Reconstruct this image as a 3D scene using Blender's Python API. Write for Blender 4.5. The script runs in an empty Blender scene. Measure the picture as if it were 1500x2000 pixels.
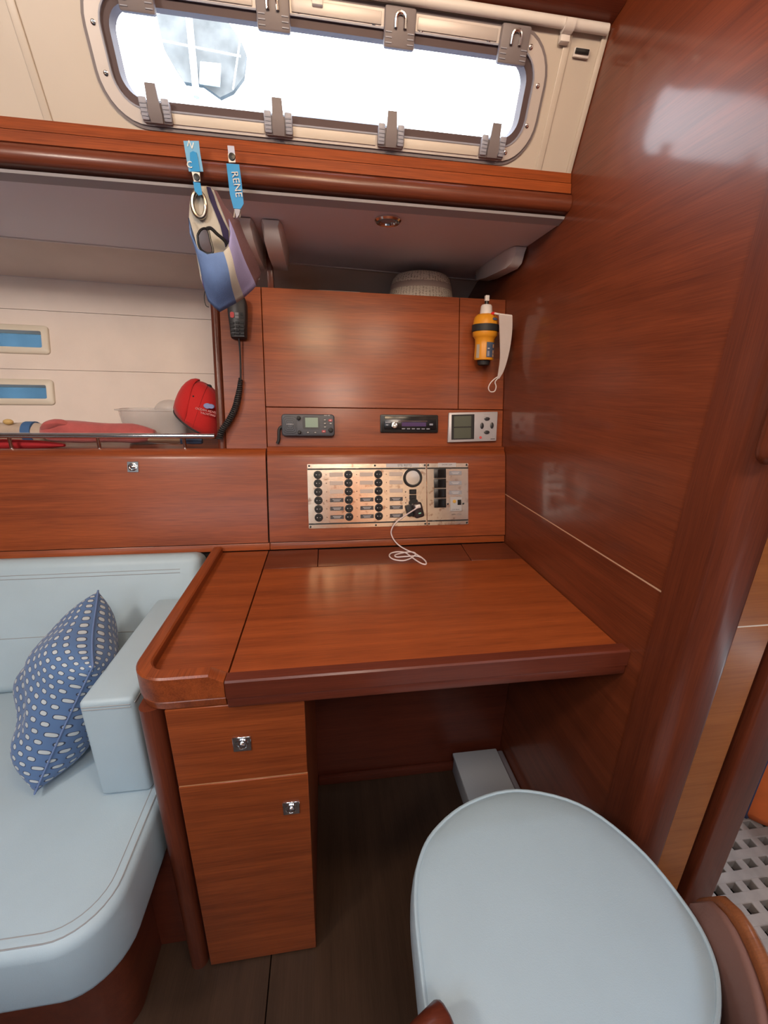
import bpy, bmesh, math, random
from mathutils import Vector as Vec, Matrix
random.seed(7)
C = bpy.context.scene
COL = C.collection
# ---------------------------------------------------------------- camera
CR = ((0.99010602,-0.02304903,0.13841538),(-0.13880572,-0.30546498,0.94203191),(0.02056813,-0.95192431,-0.30564206))
CAM = Vec((0,0,1.22)); FPX = 785.0
cd = bpy.data.cameras.new('camera'); cam = bpy.data.objects.new('camera', cd); COL.objects.link(cam)
cd.sensor_fit = 'VERTICAL'; cd.sensor_height = 24; cd.sensor_width = 18; cd.lens = FPX/2000*24; cd.clip_start = .01; cd.clip_end = 500
cam.matrix_world = Matrix(((CR[0][0],-CR[0][1],-CR[0][2],CAM.x),(CR[1][0],-CR[1][1],-CR[1][2],CAM.y),(CR[2][0],-CR[2][1],-CR[2][2],CAM.z),(0,0,0,1)))
C.camera = cam
# ---------------------------------------------------------------- world, lights, exposure
SKY = 9.0
w = bpy.data.worlds.new('sky'); C.world = w; w.use_nodes = True
wn = w.node_tree.nodes; wl = w.node_tree.links
bg = wn['Background']; bg.inputs[1].default_value = SKY
tc = wn.new('ShaderNodeTexCoord'); sx = wn.new('ShaderNodeSeparateXYZ'); rp = wn.new('ShaderNodeValToRGB')
wl.new(tc.outputs['Generated'], sx.inputs[0]); wl.new(sx.outputs['Z'], rp.inputs[0]); wl.new(rp.outputs[0], bg.inputs[0])
rp.color_ramp.elements[0].position = 0.0; rp.color_ramp.elements[0].color = (.62,.72,.80,1)
rp.color_ramp.elements[1].position = 1.0; rp.color_ramp.elements[1].color = (.66,.80,1,1)
e = rp.color_ramp.elements.new(.3); e.color = (.88,.92,.97,1)
C.view_settings.view_transform = 'Standard'; C.view_settings.look = 'None'; C.view_settings.gamma = 1
C.view_settings.use_curve_mapping = False
C.view_settings.exposure = 0.12
FZ = -.063      # cabin sole; z = 0 is an arbitrary datum just above it

def area(name, loc, to, sx_, sy_, power=None, color=(1,1,1), portal=False):
    l = bpy.data.lights.new(name, 'AREA'); l.shape = 'RECTANGLE'; l.size = sx_; l.size_y = sy_
    l.energy = power or 1; l.color = color
    if portal: l.cycles.is_portal = True
    o = bpy.data.objects.new(name, l); COL.objects.link(o); o.location = loc
    o.rotation_euler = (Vec(to)-Vec(loc)).to_track_quat('-Z','Y').to_euler()
    return o
HATCH = (-1.30,-.60,-.90,-.25)      # x0 x1 y0 y1 of the deck hatch
COMP = (.9,1.5,-1.3,-.6)          # companionway opening
SKYL = (-.30,.25,-.95,-.45)         # small saloon hatch
for n_, h in (('hatch_portal',HATCH),('companionway_portal',COMP),('saloon_hatch_portal',SKYL)):
    cx, cy = (h[0]+h[1])/2, (h[2]+h[3])/2
    area(n_, (cx,cy,2.04), (cx,cy,1), h[1]-h[0], h[3]-h[2], portal=True)
area('window_portal', (.03,1.14,1.83), (.03,.2,1.48), .9, .22, portal=True)
area('opposite_window_portal', (-1.25,-2.29,1.69), (-1.25,0,1.69), 1.7, .26, portal=True)
# added fill lamps out of view, first two placed from door highlights: (x, y, aim, size, power, colour); their fittings are built at the end
FILL_LAMPS = [((-.04,.32,1.935),(-.02,1.2,1.2),.20,5.0,(1,.70,.42)),((.30,.32,1.935),(.26,1.2,1.2),.20,2.6,(1,.74,.52)),((-1.0,-.10,1.935),(-.75,1.2,1.25),.24,15.0,(1,.84,.70)),((.10,-.60,1.935),(.2,1.2,1.5),.24,9.0,(1,.78,.60)),((.60,-1.55,1.935),(.75,-2.3,1.35),.24,16.0,(1,.80,.62))]
for a_ in FILL_LAMPS: area('fill_lamp_light', a_[0], a_[1], a_[2], a_[2], a_[3], a_[4])  # fill light added to brighten hull, cabinet door and opposite wall

# ---------------------------------------------------------------- helpers
def px_ray(px, py):
    c = (px-750, py-1000, FPX)
    return Vec([sum(CR[i][j]*c[j] for j in range(3)) for i in range(3)])
def on(px, py, ax, val):
    d = px_ray(px, py); return CAM + d*((val-CAM[ax])/d[ax])
class Frame:
    def __init__(s, O, U, V, N=None):
        s.O = Vec(O); s.U = Vec(U).normalized(); s.V = Vec(V).normalized()
        s.N = Vec(N).normalized() if N else s.U.cross(s.V).normalized()
    def __call__(s, u, v, n=0): return s.O + s.U*u + s.V*v + s.N*n
    def at(s, u, v, n=0):
        f = Frame(s(u,v,n), s.U, s.V, s.N); return f
    def rot(s, a):
        ca, sa = math.cos(a), math.sin(a)
        return Frame(s.O, s.U*ca+s.V*sa, s.V*ca-s.U*sa, s.N)
    def px(s, px, py, n=0):           # photo pixel -> (u,v) on the plane n above it
        d = px_ray(px, py); p = s.O + s.N*n
        h = CAM + d*((p-CAM).dot(s.N)/d.dot(s.N)) - s.O
        return (h.dot(s.U), h.dot(s.V))
W = Frame((0,0,0),(1,0,0),(0,1,0),(0,0,1))
XZ = Frame((0,0,0),(1,0,0),(0,0,1),(0,-1,0))       # u=x v=z n=-y
YZ = Frame((0,0,0),(0,1,0),(0,0,1),(1,0,0))        # u=y v=z n=x
SP = Frame((0,1.18,.735),(1,0,0),(0,.065,.25))     # sloping instrument / locker face, N towards the cabin
DP = Frame((0,1.285,1.03),(1,0,0),(0,.09,.45))     # leaning upper cabinet face
WW = Frame((0,1.083,1.679),(1,0,0),(0,-.083,.225)) # coachroof side with the window
class MB:
    def __init__(s): s.bm = bmesh.new(); s.uv = None; s.mi = 0
    def _f(s, vs, mi=None):
        try: f = s.bm.faces.new(vs)
        except ValueError: return None
        f.material_index = s.mi if mi is None else mi; return f
    def prism(s, F, pts, n0, n1, bev=0, seg=2, mode='all'):
        b = bmesh.new()
        lo = [b.verts.new((p[0],p[1],n0)) for p in pts]; hi = [b.verts.new((p[0],p[1],n1)) for p in pts]
        k = len(pts)
        b.faces.new(lo[::-1]); b.faces.new(hi)
        for i in range(k): b.faces.new((lo[i],lo[(i+1)%k],hi[(i+1)%k],hi[i]))
        bmesh.ops.recalc_face_normals(b, faces=b.faces)
        if bev > 0:
            b.normal_update()
            es = [e_ for e_ in b.edges if len(e_.link_faces)==2 and e_.calc_face_angle(0) > .6]
            if mode == 'top': es = [e_ for e_ in es if all(v.co.z > (n0+n1)/2 for v in e_.verts)]
            bmesh.ops.bevel(b, geom=es, offset=bev, segments=seg, profile=.5, affect='EDGES', clamp_overlap=True)
        mp = {}
        for v in b.verts: mp[v.index if v.index>=0 else id(v)] = None
        b.verts.index_update()
        nv = [s.bm.verts.new(F(*v.co)) for v in b.verts]
        for f in b.faces: s._f([nv[v.index] for v in f.verts])
        b.free(); return s
    def box(s, F, u0, u1, v0, v1, n0, n1, bev=0, seg=2, mode='all'):
        return s.prism(F, [(u0,v0),(u1,v0),(u1,v1),(u0,v1)], n0, n1, bev, seg, mode)
    def tube(s, pts, r, seg=10, caps=True, closed=False):
        pts = [Vec(p) for p in pts]; n = len(pts); rings = []
        R = r if isinstance(r, (list,tuple)) else [r]*n
        up = None
        for i, p in enumerate(pts):
            if closed: t = pts[(i+1)%n]-pts[i-1]
            else: t = pts[min(i+1,n-1)]-pts[max(i-1,0)]
            t.normalize()
            if up is None:
                up = t.orthogonal().normalized()
            else:
                up = (up - t*up.dot(t)); up = up.normalized() if up.length > 1e-6 else t.orthogonal().normalized()
            b = t.cross(up)
            rings.append([s.bm.verts.new(p+up*math.cos(a)*R[i]+b*math.sin(a)*R[i]) for a in [2*math.pi*k/seg for k in range(seg)]])
        m = n if closed else n-1
        for i in range(m):
            A, B = rings[i], rings[(i+1)%n]
            for k in range(seg): s._f((A[k],A[(k+1)%seg],B[(k+1)%seg],B[k]))
        if caps and not closed: s._f(rings[0][::-1]); s._f(rings[-1])
        return s
    def lathe(s, F, prof, seg=24, su=1, sv=1, caps=True):
        rings = []
        for r, h in prof:
            rings.append([s.bm.verts.new(F(r*su*math.cos(a), r*sv*math.sin(a), h)) for a in [2*math.pi*k/seg for k in range(seg)]])
        for A, B in zip(rings, rings[1:]):
            for k in range(seg): s._f((A[k],A[(k+1)%seg],B[(k+1)%seg],B[k]))
        if caps: s._f(rings[0][::-1]); s._f(rings[-1])
        return s
    def loft(s, rings, caps=False, closed=True, mis=None):
        vr = [[s.bm.verts.new(p) for p in r] for r in rings]
        k = len(vr[0])
        for A, B in zip(vr, vr[1:]):
            for i in range(k if closed else k-1):
                s._f((A[i],A[(i+1)%k],B[(i+1)%k],B[i]), mis[i] if mis else None)
        if caps: s._f(vr[0][::-1]); s._f(vr[-1])
        return s
    def ball(s, c, r, seg=16, rings=8, f=None):
        F = Frame(c, (1,0,0),(0,1,0),(0,0,1))
        rx, ry, rz = r if isinstance(r,(tuple,list)) else (r,r,r)
        prof = [(math.sin(math.pi*i/rings) or 1e-4, -math.cos(math.pi*i/rings)*rz) for i in range(rings+1)]
        prof[0] = (1e-4,-rz); prof[-1] = (1e-4,rz)
        return s.lathe(F, prof, seg, rx, ry)
def rrect(u0, u1, v0, v1, r, n=6):
    out = []
    for cx, cy, a0 in ((u1-r,v1-r,0),(u0+r,v1-r,90),(u0+r,v0+r,180),(u1-r,v0+r,270)):
        for i in range(n+1):
            a = math.radians(a0+90*i/n); out.append((cx+r*math.cos(a), cy+r*math.sin(a)))
    return out
def build(name, mb, mats, parent=None, loc=None, smooth=40, solid=0, sub=0, recalc=True):
    bm = mb.bm
    if recalc: bmesh.ops.recalc_face_normals(bm, faces=bm.faces)
    me = bpy.data.meshes.new(name)
    if loc is None:
        if parent is not None: loc = WLOC[parent.name]
        else:
            xs = [v.co.x for v in bm.verts]; ys = [v.co.y for v in bm.verts]; zs = [v.co.z for v in bm.verts]
            loc = ((min(xs)+max(xs))/2,(min(ys)+max(ys))/2,min(zs))
    loc = Vec(loc)
    bmesh.ops.translate(bm, verts=bm.verts, vec=-loc)
    bm.to_mesh(me); bm.free()
    for m in (mats if isinstance(mats,(list,tuple)) else [mats]): me.materials.append(m)
    if smooth:
        me.polygons.foreach_set('use_smooth', [True]*len(me.polygons)); me.set_sharp_from_angle(angle=math.radians(smooth))
    o = bpy.data.objects.new(name, me); COL.objects.link(o)
    WLOC[o.name] = loc
    if parent is not None:
        o.parent = parent; o.location = loc - WLOC[parent.name]
    else: o.location = loc
    if solid:
        md = o.modifiers.new('solid','SOLIDIFY'); md.thickness = solid; md.offset = 0
    if sub:
        md = o.modifiers.new('sub','SUBSURF'); md.levels = sub; md.render_levels = sub
    return o
WLOC = {}
def tag(o, label, cat, group=None):
    o['label'] = label; o['category'] = cat
    if group: o['group'] = group
    return o
def thing(name, label, cat, loc, group=None):
    o = bpy.data.objects.new(name, None); COL.objects.link(o); o.location = loc; o.empty_display_size = .05
    WLOC[o.name] = Vec(loc); return tag(o, label, cat, group)
def struct(name, mb, mats, **k):
    o = build(name, mb, mats, **k); o['kind'] = 'structure'; return o
def sempty(name, loc):
    o = bpy.data.objects.new(name, None); COL.objects.link(o); o.location = loc; WLOC[o.name] = Vec(loc); o['kind'] = 'structure'; return o
def copy_part(o, delta, parent=None):
    c = o.copy(); COL.objects.link(c); c.parent = parent or o.parent; c.location = o.location + Vec(delta); WLOC[c.name] = WLOC[o.name]+Vec(delta)
    for ch in o.children:
        d = ch.copy(); COL.objects.link(d); d.parent = c; WLOC[d.name] = WLOC[ch.name]+Vec(delta)
    return c
def text(name, s_, F, size, mat, parent, ext=.0004, align='CENTER', bold=0):
    cu = bpy.data.curves.new(name, 'FONT'); cu.body = s_; cu.size = size; cu.extrude = ext; cu.align_x = align; cu.align_y = 'CENTER'; cu.resolution_u = 2; cu.offset = bold
    t = bpy.data.objects.new('tmp', cu); COL.objects.link(t)
    bpy.context.view_layer.update()
    me = bpy.data.meshes.new_from_object(t.evaluated_get(bpy.context.evaluated_depsgraph_get()))
    bpy.data.objects.remove(t)
    me.transform(Matrix(((F.U.x,F.V.x,F.N.x,0),(F.U.y,F.V.y,F.N.y,0),(F.U.z,F.V.z,F.N.z,0),(0,0,0,1))))
    me.materials.clear(); me.materials.append(mat)
    o = bpy.data.objects.new(name, me); COL.objects.link(o); WLOC[o.name] = F.O.copy()
    o.parent = parent; o.location = F.O - WLOC[parent.name]; return o

# ---------------------------------------------------------------- materials
def new_mat(name):
    m = bpy.data.materials.new(name); m.use_nodes = True
    return m, m.node_tree.nodes, m.node_tree.links, m.node_tree.nodes['Principled BSDF']
def plain(name, col, rough=.5, metal=0, coat=0, spec=.5, noise=0, nscale=30, bump=0, bscale=300, sheen=0, trans=0, ior=1.45, alpha=1, crough=.1):
    m, n, l, p = new_mat(name)
    p.inputs['Base Color'].default_value = (*col,1); p.inputs['Roughness'].default_value = rough
    p.inputs['Metallic'].default_value = metal; p.inputs['Coat Weight'].default_value = coat; p.inputs['Coat Roughness'].default_value = crough
    p.inputs['Specular IOR Level'].default_value = spec; p.inputs['Sheen Weight'].default_value = sheen
    p.inputs['Transmission Weight'].default_value = trans; p.inputs['IOR'].default_value = ior; p.inputs['Alpha'].default_value = alpha
    t = n.new('ShaderNodeTexCoord')
    if noise:
        nz = n.new('ShaderNodeTexNoise'); nz.inputs['Scale'].default_value = nscale; nz.inputs['Detail'].default_value = 4
        l.new(t.outputs['Object'], nz.inputs[0])
        r = n.new('ShaderNodeValToRGB'); l.new(nz.outputs[0], r.inputs[0])
        r.color_ramp.elements[0].position = .3; r.color_ramp.elements[1].position = .7
        r.color_ramp.elements[0].color = (*[c*(1-noise) for c in col],1); r.color_ramp.elements[1].color = (*[min(1,c*(1+noise)) for c in col],1)
        l.new(r.outputs[0], p.inputs['Base Color'])
    if bump:
        nb = n.new('ShaderNodeTexNoise'); nb.inputs['Scale'].default_value = bscale; nb.inputs['Detail'].default_value = 3
        l.new(t.outputs['Object'], nb.inputs[0])
        b = n.new('ShaderNodeBump'); b.inputs['Strength'].default_value = bump; b.inputs['Distance'].default_value = .002
        l.new(nb.outputs[0], b.inputs['Height']); l.new(b.outputs[0], p.inputs['Normal'])
    return m
def wood(name, ax, dark, light, rough=.46, coat=.36, crough=.22, spec=.25):
    m, n, l, p = new_mat(name)
    t = n.new('ShaderNodeTexCoord'); mp = n.new('ShaderNodeMapping'); l.new(t.outputs['Object'], mp.inputs[0])
    sc = [38,38,38]; sc['xyz'.index(ax)] = 1.6; mp.inputs['Scale'].default_value = sc
    n1 = n.new('ShaderNodeTexNoise'); n1.inputs['Scale'].default_value = 1; n1.inputs['Detail'].default_value = 4; n1.inputs['Roughness'].default_value = .55; n1.inputs['Distortion'].default_value = .15
    l.new(mp.outputs[0], n1.inputs[0])
    mp2 = n.new('ShaderNodeMapping'); l.new(t.outputs['Object'], mp2.inputs[0])
    sc2 = [520,520,520]; sc2['xyz'.index(ax)] = 14; mp2.inputs['Scale'].default_value = sc2
    n2 = n.new('ShaderNodeTexNoise'); n2.inputs['Scale'].default_value = 1; n2.inputs['Detail'].default_value = 2; l.new(mp2.outputs[0], n2.inputs[0])
    n3 = n.new('ShaderNodeTexNoise'); n3.inputs['Scale'].default_value = 3.0; l.new(t.outputs['Object'], n3.inputs[0])
    a = n.new('ShaderNodeMath'); a.operation = 'MULTIPLY_ADD'; a.inputs[1].default_value = .55; l.new(n2.outputs[0], a.inputs[0]); l.new(n1.outputs[0], a.inputs[2])
    a2 = n.new('ShaderNodeMath'); a2.operation = 'MULTIPLY_ADD'; a2.inputs[1].default_value = .35; l.new(n3.outputs[0], a2.inputs[0]); l.new(a.outputs[0], a2.inputs[2])
    n1m = n.new('ShaderNodeMath'); n1m.operation = 'MULTIPLY'; n1m.inputs[1].default_value = .62; l.new(n1.outputs[0], n1m.inputs[0]); l.new(n1m.outputs[0], a.inputs[2])
    r = n.new('ShaderNodeValToRGB'); l.new(a2.outputs[0], r.inputs[0])
    r.color_ramp.elements[0].position = .45; r.color_ramp.elements[0].color = (*dark,1)
    r.color_ramp.elements[1].position = 1.0; r.color_ramp.elements[1].color = (*light,1)
    l.new(r.outputs[0], p.inputs['Base Color'])
    p.inputs['Roughness'].default_value = rough; p.inputs['Coat Weight'].default_value = coat; p.inputs['Coat Roughness'].default_value = crough
    p.inputs['Specular IOR Level'].default_value = spec
    b = n.new('ShaderNodeBump'); b.inputs['Strength'].default_value = .06; b.inputs['Distance'].default_value = .0006
    l.new(n2.outputs[0], b.inputs['Height']); l.new(b.outputs[0], p.inputs['Normal'])
    return m
D_, L_ = (.110,.0195,.0050), (.33,.074,.017)
WX = wood('cherry_wood_x','x',D_,L_); WY = wood('cherry_wood_y','y',D_,L_); WZ = wood('cherry_wood_z','z',D_,L_)
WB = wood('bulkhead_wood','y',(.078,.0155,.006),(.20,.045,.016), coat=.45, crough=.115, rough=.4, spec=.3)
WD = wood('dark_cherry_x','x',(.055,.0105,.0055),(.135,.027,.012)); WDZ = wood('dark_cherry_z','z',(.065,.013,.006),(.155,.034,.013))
WDX2 = wood('rail_cherry_x','x',(.07,.015,.007),(.17,.040,.016))
WDY = wood('dark_cherry_y','y',(.06,.012,.006),(.14,.030,.012))
WL = wood('light_oak_x','x',(.25,.075,.016),(.42,.145,.036))
WF = wood('floor_wood','y',(.028,.015,.009),(.060,.032,.019), rough=.42, coat=.1)
GAP = plain('dark_gap',(.012,.006,.004),.8)
WHITE = plain('white_gelcoat',(.55,.49,.43),.4,coat=.2,noise=.04,nscale=4)
LINER = plain('vinyl_liner',(.74,.65,.59),.75,noise=.04,nscale=9,bump=.15,bscale=500)
CEIL = plain('shelf_ceiling_vinyl',(.74,.74,.83),.55,bump=.1,bscale=500)
CUSH = plain('white_leatherette',(.385,.495,.565),.42,noise=.035,nscale=7,bump=.12,bscale=700,spec=.4)
STITCH = plain('seam_grey',(.30,.31,.32),.7)  # grey of the stitched cushion seams
CHROME = plain('chrome',(.75,.75,.76),.13,metal=1)
SILVER = plain('anodised_frame',(.55,.50,.48),.42,metal=.2)
RUB = plain('dark_rubber',(.085,.055,.058),.6)
GREYP = plain('grey_plastic',(.19,.165,.175),.5)
GREYL = plain('light_grey_plastic',(.30,.31,.38),.45)
BLK = plain('black_plastic',(.012,.012,.013),.32)
BLKM = plain('matt_black',(.02,.02,.022),.6)
WPL = plain('white_plastic',(.72,.68,.66),.4)
def glass(name, col, alpha_mix):
    m, n, l, p = new_mat(name); out = n['Material Output']
    tr = n.new('ShaderNodeBsdfTransparent'); tr.inputs[0].default_value = (*col,1)
    gl = n.new('ShaderNodeBsdfGlossy'); gl.inputs['Roughness'].default_value = .02
    mx = n.new('ShaderNodeMixShader'); mx.inputs[0].default_value = alpha_mix
    l.new(tr.outputs[0], mx.inputs[1]); l.new(gl.outputs[0], mx.inputs[2]); l.new(mx.outputs[0], out.inputs[0]); return m
GLASS = glass('clear_acrylic',(.93,.95,.96),.04)
BGLASS = glass('blue_tinted_acrylic',(.30,.40,.44),.05)
def brushed():
    m, n, l, p = new_mat('brushed_steel')
    t = n.new('ShaderNodeTexCoord'); mp = n.new('ShaderNodeMapping'); mp.inputs['Scale'].default_value = (18,900,900)
    l.new(t.outputs['Object'], mp.inputs[0]); z = n.new('ShaderNodeTexNoise'); z.inputs['Scale'].default_value = 1; l.new(mp.outputs[0], z.inputs[0])
    z2 = n.new('ShaderNodeTexNoise'); z2.inputs['Scale'].default_value = 55; z2.inputs['Detail'].default_value = 6; l.new(t.outputs['Object'], z2.inputs[0])
    r = n.new('ShaderNodeValToRGB'); l.new(z2.outputs[0], r.inputs[0])
    r.color_ramp.elements[0].position = .30; r.color_ramp.elements[0].color = (.50,.33,.24,1)
    r.color_ramp.elements[1].position = .42; r.color_ramp.elements[1].color = (.88,.74,.60,1)
    l.new(r.outputs[0], p.inputs['Base Color']); p.inputs['Metallic'].default_value = 1; p.inputs['Roughness'].default_value = .2
    b = n.new('ShaderNodeBump'); b.inputs['Strength'].default_value = .12; b.inputs['Distance'].default_value = .0004
    l.new(z.outputs[0], b.inputs['Height']); l.new(b.outputs[0], p.inputs['Normal']); return m
STEEL = brushed()

# ================================================================= SETTING
CZ = 1.97
# floor: boards with a seam
fl = sempty('floor', (0,-.6,0))
xs = [-2.4,-1.55,-.155,.92]
for i in range(3):
    build('floor_board', MB().box(W, xs[i]+.001, xs[i+1]-.001, -2.3, 1.05, FZ-.03, FZ, .0008, 1), WF, fl)
build('subfloor', MB().box(W,-2.4,.92,-2.3,1.9,FZ-.06,FZ-.031), GAP, fl)
# main ceiling in strips around the hatches
cl = sempty('ceiling', (0,-.6,CZ))
def rects_with_holes(x0,x1,y0,y1,holes):
    ys_ = sorted({y0,y1,*[h[2] for h in holes],*[h[3] for h in holes]}); out = []
    for a, b in zip(ys_, ys_[1:]):
        cur = x0
        for h in sorted([h for h in holes if h[2] <= a+1e-6 and h[3] >= b-1e-6]):
            out.append((cur,h[0],a,b)); cur = h[1]
        out.append((cur,x1,a,b))
    return out
for r in rects_with_holes(-2.4,2.2,-2.3,1.02,[HATCH,COMP,SKYL]):
    build('ceiling_panel', MB().box(W,*r,CZ,CZ+.05), WHITE, cl)
for h in (HATCH, SKYL):
    fr = MB(); a = rrect(h[0]-.03,h[1]+.03,h[2]-.03,h[3]+.03,.05); b = rrect(h[0]+.01,h[1]-.01,h[2]+.01,h[3]-.01,.03)
    fr.loft([[W(*p,CZ) for p in a],[W(*p,CZ-.012) for p in a],[W(*p,CZ-.012) for p in b],[W(*p,CZ+.05) for p in b]])
    build('hatch_frame', fr, SILVER, cl)
    build('hatch_pane', MB().box(W,h[0],h[1],h[2],h[3],CZ+.052,CZ+.058), GLASS, cl)
# back-of-camera walls
wfr = sempty('wall_front', (0,-2.33,0))
for q in ((-2.4,2.2,FZ,1.0),(-2.4,2.2,1.0,1.56),(-2.4,2.2,1.82,CZ),(-2.4,-2.1,1.56,1.82),(-.4,2.2,1.56,1.82)):
    build('panel', MB().box(W,q[0],q[1],-2.35,-2.3,q[2],q[3]), WHITE if q[2] > .9 else WX, wfr)
build('window_pane', MB().box(W,-2.1,-.4,-2.335,-2.330,1.56,1.82), GLASS, wfr)
build('wooden_partition', MB().box(W,-.05,.50,-2.299,-2.10,.45,CZ,.01), WL, wfr)
struct('wall_left', MB().box(W,-2.45,-2.4,-2.35,2.0,FZ,CZ), WY)
# a long locker and bench opposite, so that reflections see a cabin
struct('trim_1', MB().box(W,-2.4,.5,-2.3,-1.7,FZ,.45,.02), CUSH)
struct('wall_aft', MB().box(W,2.2,2.25,-2.35,2.0,-.05,CZ), WY)

# bulkhead on the right: upper and lower leaf with a pale seam between them
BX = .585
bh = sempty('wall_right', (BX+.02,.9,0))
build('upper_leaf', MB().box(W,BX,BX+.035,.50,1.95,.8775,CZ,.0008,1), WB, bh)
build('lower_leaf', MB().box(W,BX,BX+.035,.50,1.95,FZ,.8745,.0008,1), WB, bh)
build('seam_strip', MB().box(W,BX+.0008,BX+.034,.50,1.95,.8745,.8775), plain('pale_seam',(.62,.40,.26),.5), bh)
# rounded post ending the bulkhead
post = []
for a in range(0,91,10):
    t_ = math.radians(180+a); post.append((BX-.003+.032+.032*math.cos(t_), .470+.032+.032*math.sin(t_)))
post += [(.640,.470),(.6455,.4715),(.649,.475),(.6505,.480),(.6505,.56),(BX-.003,.56)]
struct('trim_2', MB().prism(W, post, FZ, CZ), WDZ)
# door jamb strip of pale wood and the passage frame
dj = sempty('door_1', (.77,.52,0))
build('jamb_panel', MB().box(W,.651,.757,.50,.53,FZ,.8355,.0006,1).box(W,.651,.757,.50,.53,.8385,CZ,.0006,1), WL, dj)
build('jamb_seam', MB().box(W,.651,.757,.5008,.53,.8355,.8385), plain('white_seam',(.8,.72,.6),.5), dj)
build('stop_groove', MB().box(W,.757,.772,.512,.53,FZ,CZ), WDZ, dj)
build('door_edge', MB().box(W,.772,.845,.488,.53,FZ+.01,CZ,.006,3), WDZ, dj)
# vertical grab handrail on the post
hr = thing('grab_rail','dark varnished vertical grab rail on bulkhead post at right edge','handrail',(.602,.438,1.14))
build('rail', MB().tube([(.578,.452,1.128),(.578,.452,1.133),(.578,.452,1.14),(.578,.452,1.15),(.578,.452,1.9)],[.006,.0115,.014,.0150,.0150],16), WDZ, hr)
for z in (1.17,1.75): build('mounting_block', MB().box(W,.588,.604,.458,.472,z,z+.02,.002), WDZ, hr)

# coachroof side with the window hole
def rr(o, r, n=6): # rounded rect grown by o from the glass
    return rrect(-.374-o,.433+o,.066-o,.189+o,r,n)
wall_b = sempty('wall_back', (0,1.06,1.68))
hole = rr(.030,.062,8)
def outer_match(pts,u0,u1,v0,v1):
    out = []; k = len(pts)//4; cs = [(u1,v1),(u0,v1),(u0,v0),(u1,v0)]
    for i in range(len(pts)):
        c = i//k; j = i%k
        a, b = {0:((u1,None),(None,v1)),1:((None,v1),(u0,None)),2:((u0,None),(None,v0)),3:((None,v0),(u1,None))}[c]
        half = (k-1)/2; use = a if j < half else (b if j > half else None)
        if use is None: out.append(cs[c])
        else: out.append((use[0] if use[0] is not None else pts[i][0], use[1] if use[1] is not None else pts[i][1]))
    return out
ou = outer_match(hole,-2.4,BX,-.02,.33)
mb = MB(); mb.loft([[WW(*p,-.045) for p in ou],[WW(*p,0) for p in ou],[WW(*p,0) for p in hole],[WW(*p,-.045) for p in hole],[WW(*p,-.045) for p in ou]])
build('coachroof_side', mb, WHITE, wall_b, smooth=20)
build('moulded_edge', MB().box(WW,BX-.013,BX-.001,-.002,.245,0,.006,.002), WHITE, wall_b)
fl_ = rrect(-.62,.535,-.012,.26,.03,8); fh = rr(.05,.08,8)
build('moulded_step', MB().box(WW,.495,.510,.0,.25,0,.0035,.0034,3).box(WW,-.535,-.520,.0,.25,0,.0035,.0034,3), WHITE, wall_b)
# window
wi = sempty('window_1', WW(.03,.1))
def ring(a, b, n0, n1):
    m = MB(); m.loft([[WW(*p,n0) for p in a],[WW(*p,n1) for p in a],[WW(*p,n1) for p in b],[WW(*p,n0) for p in b],[WW(*p,n0) for p in a]]); return m
build('outer_seal', ring(rr(.043,.078,8), rr(.036,.071,8), 0,.0035), GREYP, wi)
build('window_frame', ring(rr(.0365,.071,8), rr(.014,.05,8), 0,.007), SILVER, wi)
build('inner_flange', ring(rr(.0142,.05,8), rr(.0115,.047,8), -.01,.0085), GREYL, wi)
build('gasket', ring(rr(.012,.047,8), rr(-.001,.036,8), -.03,.003), RUB, wi)
build('pane', MB().prism(WW, rr(.006,.04,8), -.036,-.030), GLASS, wi)
build('bottom_rail', MB().box(WW,-.30,-.112,.0345,.0500,.007,.0095,.001).box(WW,-.055,.120,.0345,.0500,.007,.0095,.001).box(WW,.182,.350,.0345,.0500,.007,.0095,.001), plain('cream_rail',(.60,.54,.48),.5), wi)
build('top_rail', MB().box(WW,-.28,-.115,.205,.222,.007,.0095,.001).box(WW,-.045,.122,.205,.222,.007,.0095,.001).box(WW,.192,.352,.205,.222,.007,.0095,.001), SILVER, wi)
def screw_at(u, v):
    f = WW.at(u,v,.007); m = MB().lathe(f,[(.0042,0),(.0042,.0008),(.003,.0014),(.0016,.0014),(.0014,.0006)],14); return build('screw', m, CHROME, wi, loc=f.O)
sc = screw_at(-.345,.046)
for px_, py_ in ((182,43),(207,143),(358,232),(500,247),(588,257),(718,273),(798,283),(915,295),(987,298),(1029,246),(1050,168),(1037,92),(954,78),(822,60),(730,44),(583,20)):
    u, v = WW.px(px_, py_, .007); d = WW(u,v)-WW(-.345,.046); copy_part(sc, d)
# bottom latches
def latch(u, v):
    f = WW.at(u,v,.006)
    m = MB().box(f,-.0285,.0285,-.020,.013,0,.009,.004,2)
    base = build('latch_base', m, GREYP, wi, loc=f.O)
    k = MB()
    for s_ in (-1,1):
        k.box(f, s_*.0205-.0075, s_*.0205+.0075, -.016,.018,.007,.0125,.003,2)
        for j in range(4): k.box(f, s_*.0205-.0055, s_*.0205+.0055, -.010+j*.006,-.0075+j*.006,.0125,.0137)
    build('ribbed_cheek', k, GREYL, base)
    h = MB(); rs = []
    for (vv, hw, n0, n1) in ((-.019,.011,.008,.014),(-.008,.0125,.008,.017),(.010,.011,.009,.0165),(.026,.0100,.010,.0155),(.037,.0095,.011,.0150)):
        rs.append([f(-hw,vv,n0),f(hw,vv,n0),f(hw,vv,n1),f(-hw,vv,n1)])
    h.loft(rs, caps=True); build('latch_handle', h, GREYP, base, smooth=60)
    return base
b0 = latch(-.318,.052)
for u in (-.082,.152,.380): copy_part(b0, WW(u,.052)-WW(-.318,.052))
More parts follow.
